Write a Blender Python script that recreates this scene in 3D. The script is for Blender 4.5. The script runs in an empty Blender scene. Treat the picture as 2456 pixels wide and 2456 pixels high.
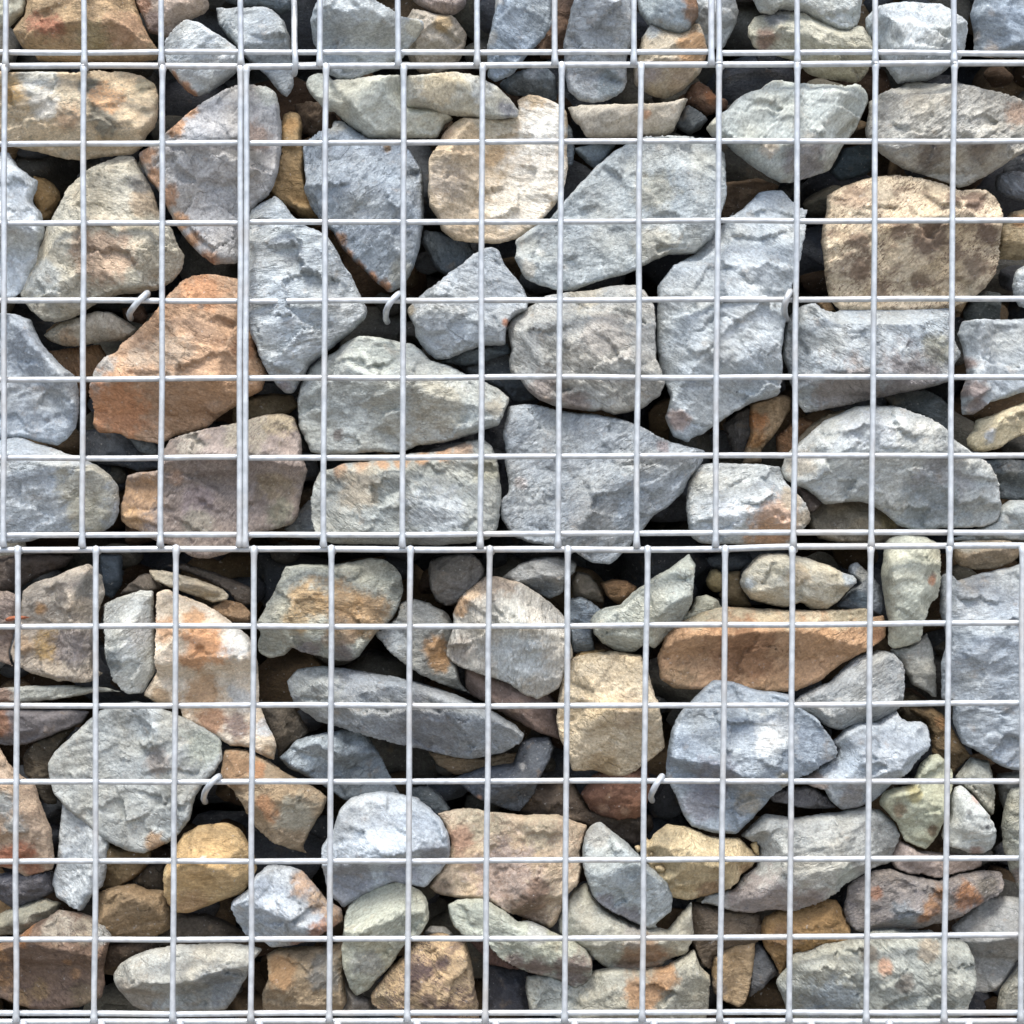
import bpy, math, random
import numpy as np
from mathutils import Vector
from mathutils.geometry import delaunay_2d_cdt

# ------------------------------------------------------------------ camera, sky, sun, exposure
sc = bpy.context.scene
COL = sc.collection
DIST = 1.9                       # camera stands 1.9 m from the mesh
SPAN = 0.976                     # metres of wall seen across the frame
cam_d = bpy.data.cameras.new('camera'); cam = bpy.data.objects.new('camera', cam_d); COL.objects.link(cam)
cam.location = (0, -DIST, 0); cam.rotation_euler = (math.radians(90), 0, 0)
cam_d.sensor_width = 36; cam_d.lens = 36 * DIST / SPAN
cam_d.clip_start = 0.05; cam_d.clip_end = 500
sc.camera = cam

SUN_EL, SUN_AZ = 62, -24         # elevation; azimuth from straight in front of the wall, negative = left
world = bpy.data.worlds.new('World'); sc.world = world; world.use_nodes = True
wn = world.node_tree
sky = wn.nodes.new('ShaderNodeTexSky'); sky.sky_type = 'NISHITA'; sky.sun_disc = False
sky.sun_elevation = math.radians(SUN_EL); sky.sun_rotation = math.radians(180 + SUN_AZ)
sky.air_density = 1.0; sky.dust_density = 3.0; sky.ozone_density = 1.0
bg = wn.nodes['Background']; bg.inputs['Strength'].default_value = 0.125
wn.links.new(sky.outputs[0], bg.inputs['Color'])
sun_d = bpy.data.lights.new('sun', 'SUN'); sun = bpy.data.objects.new('sun', sun_d); COL.objects.link(sun)
sun_d.energy = 2.0; sun_d.angle = math.radians(22); sun_d.color = (1.0, 0.97, 0.92)
_a = math.radians(SUN_AZ); _e = math.radians(SUN_EL)
to_sun = Vector((math.sin(_a) * math.cos(_e), -math.cos(_a) * math.cos(_e), math.sin(_e)))
sun.rotation_euler = to_sun.to_track_quat('Z', 'Y').to_euler()
sc.view_settings.view_transform = 'Standard'; sc.view_settings.look = 'None'
sc.view_settings.exposure = 1.5; sc.view_settings.gamma = 1.0
sc.cycles.max_bounces = 6; sc.cycles.diffuse_bounces = 3

# ------------------------------------------------------------------ helpers
PX = SPAN / 2456.0               # metres per survey pixel on the mesh plane
TILE = {'A': (0, 0), 'B': (800, 0), 'C': (1656, 0), 'D': (0, 800), 'E': (800, 800), 'F': (1656, 800),
        'G': (0, 1656), 'H': (800, 1656), 'I': (1656, 1656)}

def to_px(t, x, y):
    if t == 'O': return (x * 2456 / 1932, y * 2456 / 1932)
    ox, oy = TILE[t]; return (ox + x / 2.415, oy + y / 2.415)

def at(px, py, y=0.0):
    """survey point -> world metres on the plane y behind the mesh"""
    k = PX * (1 + y / DIST)
    return ((px - 1228) * k, y, (1228 - py) * k)

def lin(h):
    c = np.array([int(h[i:i + 2], 16) for i in (0, 2, 4)]) / 255.0
    return np.where(c <= 0.04045, c / 12.92, ((c + 0.055) / 1.055) ** 2.4)

def stone_colour(h):
    c = lin(h); g = c @ np.array([.25, .6, .15]); w = min(max((c[0] - c[2]) / g * 1.6, 0), 1)
    return (g + (c - g) * .77) * (np.array([.95, 1.0, 1.0]) * (1 - w) + np.array([1.01, 1.0, .975]) * w)

_rs = np.random.RandomState(7)
_perm = np.concatenate([_rs.permutation(256)] * 3)
_g = _rs.normal(size=(256, 3)); _g /= np.linalg.norm(_g, axis=1)[:, None]
def noise(x, y, z=0.0):
    x = np.asarray(x, float); y = np.asarray(y, float); z = np.zeros_like(x) + z
    xi = np.floor(x).astype(int); yi = np.floor(y).astype(int); zi = np.floor(z).astype(int)
    fx, fy, fz = x - xi, y - yi, z - zi
    u, v, w = [f * f * f * (f * (f * 6 - 15) + 10) for f in (fx, fy, fz)]
    def gd(i, j, k):
        h = _perm[(_perm[(_perm[(xi + i) & 255] + yi + j) & 255] + zi + k) & 255]
        g = _g[h]; return g[:, 0] * (fx - i) + g[:, 1] * (fy - j) + g[:, 2] * (fz - k)
    l = lambda a, b, t: a + (b - a) * t
    return 1.6 * l(l(l(gd(0,0,0), gd(1,0,0), u), l(gd(0,1,0), gd(1,1,0), u), v),
                   l(l(gd(0,0,1), gd(1,0,1), u), l(gd(0,1,1), gd(1,1,1), u), v), w)
def fbm(x, y, z, o=4, r=0.5):
    t = 0; a = 1; n = 0
    for i in range(o):
        t = t + a * noise(x * 2**i, y * 2**i, z + 7.3 * i); n += a; a *= r
    return t / n

def mesh_obj(name, verts, faces, mat, parent=None, cols=None, smooth=True, origin=None, bed=None, mot=None):
    v = np.asarray(verts, float)
    if origin is None: origin = v.mean(axis=0) if parent is None else np.zeros(3)
    me = bpy.data.meshes.new(name); me.from_pydata((v - origin).tolist(), [], faces); me.update()
    if smooth: me.polygons.foreach_set('use_smooth', [True] * len(me.polygons))
    if cols is not None:
        ca = me.color_attributes.new('Col', 'FLOAT_COLOR', 'POINT')
        c4 = np.ones((len(v), 4)); c4[:, :3] = cols; ca.data.foreach_set('color', c4.ravel())
    if mot is not None:
        ma = me.color_attributes.new('Mot', 'FLOAT_COLOR', 'POINT'); ma.data.foreach_set('color', np.tile(np.asarray(mot, float), (len(v), 1)).ravel())
    if bed is not None:
        at_ = me.attributes.new('bed', 'FLOAT_VECTOR', 'POINT'); at_.data.foreach_set('vector', np.asarray(bed, float).ravel())
    o = bpy.data.objects.new(name, me); me.materials.append(mat); COL.objects.link(o); o.location = origin
    if parent: o.parent = parent; o.location = Vector(origin) - parent.location
    return o

def tag(o, label=None, cat=None, group=None, kind=None):
    for k, v in (('label', label), ('category', cat), ('group', group), ('kind', kind)):
        if v: o[k] = v
    return o

# ------------------------------------------------------------------ materials
def nodes(name):
    m = bpy.data.materials.new(name); m.use_nodes = True; return m, m.node_tree.nodes, m.node_tree.links, m.node_tree.nodes['Principled BSDF']

def stone_material(name='split_stone'):
    m, n, l, b = nodes(name)
    geo = n.new('ShaderNodeNewGeometry')
    att = n.new('ShaderNodeAttribute'); att.attribute_name = 'Col'
    bed = n.new('ShaderNodeAttribute'); bed.attribute_name = 'bed'      # coordinates laid along each stone's own bedding
    def nz(scale, det, rough=0.6, src=None, dist=0.0):
        t = n.new('ShaderNodeTexNoise'); t.inputs['Scale'].default_value = scale
        t.inputs['Detail'].default_value = det; t.inputs['Roughness'].default_value = rough; t.inputs['Distortion'].default_value = dist
        l.new(src or geo.outputs['Position'], t.inputs['Vector']); return t
    def mr(src, a, b_, c, d):
        r = n.new('ShaderNodeMapRange'); r.inputs[1].default_value = a; r.inputs[2].default_value = b_
        r.inputs[3].default_value = c; r.inputs[4].default_value = d; l.new(src, r.inputs[0]); return r.outputs[0]
    def mul(a, b_):
        x = n.new('ShaderNodeMath'); x.operation = 'MULTIPLY'; l.new(a, x.inputs[0]); l.new(b_, x.inputs[1]); return x.outputs[0]
    broad = nz(38, 8, 0.65)
    fine = nz(420, 6, 0.7)
    streak = nz(100, 8, 0.72, bed.outputs['Vector'], 0.6)

    speck = nz(260, 3, 0.5)
    v = mul(mul(mr(broad.outputs['Fac'], .3, .7, .80, 1.18), mr(fine.outputs['Fac'], .3, .7, .66, 1.30)), mr(streak.outputs['Fac'], .3, .7, .78, 1.20))
    sc_ = n.new('ShaderNodeVectorMath'); sc_.operation = 'SCALE'; l.new(att.outputs['Color'], sc_.inputs[0]); l.new(v, sc_.inputs['Scale'])
    mix = n.new('ShaderNodeMix'); mix.data_type = 'RGBA'
    l.new(mr(speck.outputs['Fac'], .66, .74, 0, .45), mix.inputs[0])
    l.new(sc_.outputs[0], mix.inputs[6]); mix.inputs[7].default_value = (.55, .53, .50, 1)
    # dark or rusty mineral flecks of the stone's own second colour
    ma = n.new('ShaderNodeAttribute'); ma.attribute_name = 'Mot'
    fl = nz(190, 7, 0.78, bed.outputs['Vector'], 0.8)
    mfac = mul(mul(mr(fl.outputs['Fac'], .50, .57, 0, 1), mr(broad.outputs['Fac'], .40, .56, .12, 1)), ma.outputs['Alpha'])
    mix0 = n.new('ShaderNodeMix'); mix0.data_type = 'RGBA'; l.new(mfac, mix0.inputs[0]); l.new(mix.outputs[2], mix0.inputs[6]); l.new(ma.outputs['Color'], mix0.inputs[7])
    vein = nz(60, 5, 0.6)
    mix2 = n.new('ShaderNodeMix'); mix2.data_type = 'RGBA'
    l.new(mr(vein.outputs['Fac'], .60, .72, 0, .28), mix2.inputs[0])
    l.new(mix0.outputs[2], mix2.inputs[6]); mix2.inputs[7].default_value = (.33, .24, .15, 1)
    l.new(mix2.outputs[2], b.inputs['Base Color'])
    b.inputs['Roughness'].default_value = 0.78; b.inputs['Specular IOR Level'].default_value = 0.22
    def math2(op, a_, c_):
        x = n.new('ShaderNodeMath'); x.operation = op; l.new(a_, x.inputs[0])
        if isinstance(c_, float): x.inputs[1].default_value = c_
        else: l.new(c_, x.inputs[1])
        return x.outputs[0]
    def facets(scale, tilt, warp, wscale):
        # chiselled planes: every cell leans its own way
        wn_ = n.new('ShaderNodeTexNoise'); wn_.inputs['Scale'].default_value = wscale; wn_.inputs['Detail'].default_value = 3; l.new(bed.outputs['Vector'], wn_.inputs['Vector'])
        w1 = n.new('ShaderNodeVectorMath'); w1.operation = 'SCALE'; w1.inputs['Scale'].default_value = warp; l.new(wn_.outputs['Color'], w1.inputs[0])
        w2 = n.new('ShaderNodeVectorMath'); w2.operation = 'ADD'; l.new(bed.outputs['Vector'], w2.inputs[0]); l.new(w1.outputs[0], w2.inputs[1])
        vo = n.new('ShaderNodeTexVoronoi'); vo.inputs['Scale'].default_value = scale; l.new(w2.outputs[0], vo.inputs['Vector'])
        df = n.new('ShaderNodeVectorMath'); df.operation = 'SUBTRACT'; l.new(w2.outputs[0], df.inputs[0]); l.new(vo.outputs['Position'], df.inputs[1])
        cc = n.new('ShaderNodeVectorMath'); cc.operation = 'SUBTRACT'; l.new(vo.outputs['Color'], cc.inputs[0]); cc.inputs[1].default_value = (.5, .5, .5)
        dt = n.new('ShaderNodeVectorMath'); dt.operation = 'DOT_PRODUCT'; l.new(df.outputs[0], dt.inputs[0]); l.new(cc.outputs[0], dt.inputs[1])
        return math2('MULTIPLY', dt.outputs['Value'], tilt), vo.outputs['Distance']
    f1, _d = facets(34, .40, .020, 60)
    f2, _d = facets(150, .34, .009, 160)
    # hairline fractures, only here and there
    cw = n.new('ShaderNodeTexNoise'); cw.inputs['Scale'].default_value = 50; cw.inputs['Detail'].default_value = 5; l.new(bed.outputs['Vector'], cw.inputs['Vector'])
    c1 = n.new('ShaderNodeVectorMath'); c1.operation = 'SCALE'; c1.inputs['Scale'].default_value = .03; l.new(cw.outputs['Color'], c1.inputs[0])
    c2 = n.new('ShaderNodeVectorMath'); c2.operation = 'ADD'; l.new(bed.outputs['Vector'], c2.inputs[0]); l.new(c1.outputs[0], c2.inputs[1])
    cv = n.new('ShaderNodeTexVoronoi'); cv.feature = 'DISTANCE_TO_EDGE'; cv.inputs['Scale'].default_value = 26; l.new(c2.outputs[0], cv.inputs['Vector'])
    line = math2('MULTIPLY', mr(cv.outputs['Distance'], .0, .035, 1, 0), mr(broad.outputs['Fac'], .50, .60, 0, 1))
    f1 = math2('SUBTRACT', f1, math2('MULTIPLY', line, .0022))
    hsum = math2('ADD', math2('ADD', f1, f2), math2('ADD', math2('MULTIPLY', streak.outputs['Fac'], .0022), math2('MULTIPLY', fine.outputs['Fac'], .0013)))
    bump = n.new('ShaderNodeBump'); oi = n.new('ShaderNodeObjectInfo'); l.new(mr(oi.outputs['Random'], 0, 1, .42, .95), bump.inputs['Strength']); bump.inputs['Distance'].default_value = 1.0
    l.new(hsum, bump.inputs['Height']); l.new(bump.outputs[0], b.inputs['Normal'])
    return m
STONE = stone_material()

def wire_material():
    m, n, l, b = nodes('galvanised_wire')
    geo = n.new('ShaderNodeNewGeometry')
    def nz(scale, det):
        t = n.new('ShaderNodeTexNoise'); t.inputs['Scale'].default_value = scale; t.inputs['Detail'].default_value = det
        l.new(geo.outputs['Position'], t.inputs['Vector']); return t
    t = nz(120, 7); t2 = nz(18, 4)
    r = n.new('ShaderNodeValToRGB'); r.color_ramp.elements[0].position = .32; r.color_ramp.elements[1].position = .70
    r.color_ramp.elements[0].color = (.34, .365, .385, 1); r.color_ramp.elements[1].color = (.50, .53, .55, 1)
    l.new(t.outputs['Fac'], r.inputs[0])
    r2 = n.new('ShaderNodeMapRange'); r2.inputs[1].default_value = .50; r2.inputs[2].default_value = .72; r2.inputs[3].default_value = 0; r2.inputs[4].default_value = .45
    l.new(t2.outputs['Fac'], r2.inputs[0])
    mx = n.new('ShaderNodeMix'); mx.data_type = 'RGBA'; l.new(r2.outputs[0], mx.inputs[0]); l.new(r.outputs[0], mx.inputs[6]); mx.inputs[7].default_value = (.40, .36, .31, 1)
    l.new(mx.outputs[2], b.inputs['Base Color'])
    rr = n.new('ShaderNodeMapRange'); rr.inputs[3].default_value = .28; rr.inputs[4].default_value = .55; l.new(t.outputs['Fac'], rr.inputs[0]); l.new(rr.outputs[0], b.inputs['Roughness'])
    b.inputs['Metallic'].default_value = 0.35
    bp = n.new('ShaderNodeBump'); bp.inputs['Strength'].default_value = .5; bp.inputs['Distance'].default_value = .0004
    l.new(t.outputs['Fac'], bp.inputs['Height']); l.new(bp.outputs[0], b.inputs['Normal'])
    return m
WIRE = wire_material()

def plain_material(name, c1, c2, scale):
    m, n, l, b = nodes(name)
    geo = n.new('ShaderNodeNewGeometry'); t = n.new('ShaderNodeTexNoise'); t.inputs['Scale'].default_value = scale; t.inputs['Detail'].default_value = 8
    l.new(geo.outputs['Position'], t.inputs['Vector'])
    r = n.new('ShaderNodeValToRGB'); r.color_ramp.elements[0].color = (*c1, 1); r.color_ramp.elements[1].color = (*c2, 1)
    l.new(t.outputs['Fac'], r.inputs[0]); l.new(r.outputs[0], b.inputs['Base Color']); b.inputs['Roughness'].default_value = .95
    return m

# ------------------------------------------------------------------ large structure: ground before the wall, added unseen box behind it to block sky light
GZ = -0.98
def grid_plane(name, x0, x1, y0, y1, z, nx, ny, mat, amp):
    xs = np.linspace(x0, x1, nx); ys = np.linspace(y0, y1, ny)
    X, Y = np.meshgrid(xs, ys); Z = z + amp * fbm(X.ravel() * 3, Y.ravel() * 3, 1.0, 3)
    v = np.stack([X.ravel(), Y.ravel(), Z], 1)
    f = [(j * nx + i, j * nx + i + 1, (j + 1) * nx + i + 1, (j + 1) * nx + i) for j in range(ny - 1) for i in range(nx - 1)]
    return mesh_obj(name, v, f, mat)
tag(grid_plane('ground', -60, 60, -60, 60, GZ, 120, 120, plain_material('gravel_ground', (.12, .11, .10), (.28, .26, .24), 30), .02), kind='structure')
BLOCKER = plain_material('blocker_dark', (.012, .010, .008), (.03, .025, .02), 40)
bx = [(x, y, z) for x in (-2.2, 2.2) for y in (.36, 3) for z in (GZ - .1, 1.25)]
tag(mesh_obj('sky_blocker', bx, [(0, 1, 3, 2), (4, 6, 7, 5), (0, 4, 5, 1), (2, 3, 7, 6), (0, 2, 6, 4), (1, 5, 7, 3)], BLOCKER, smooth=False), kind='structure')
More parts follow.
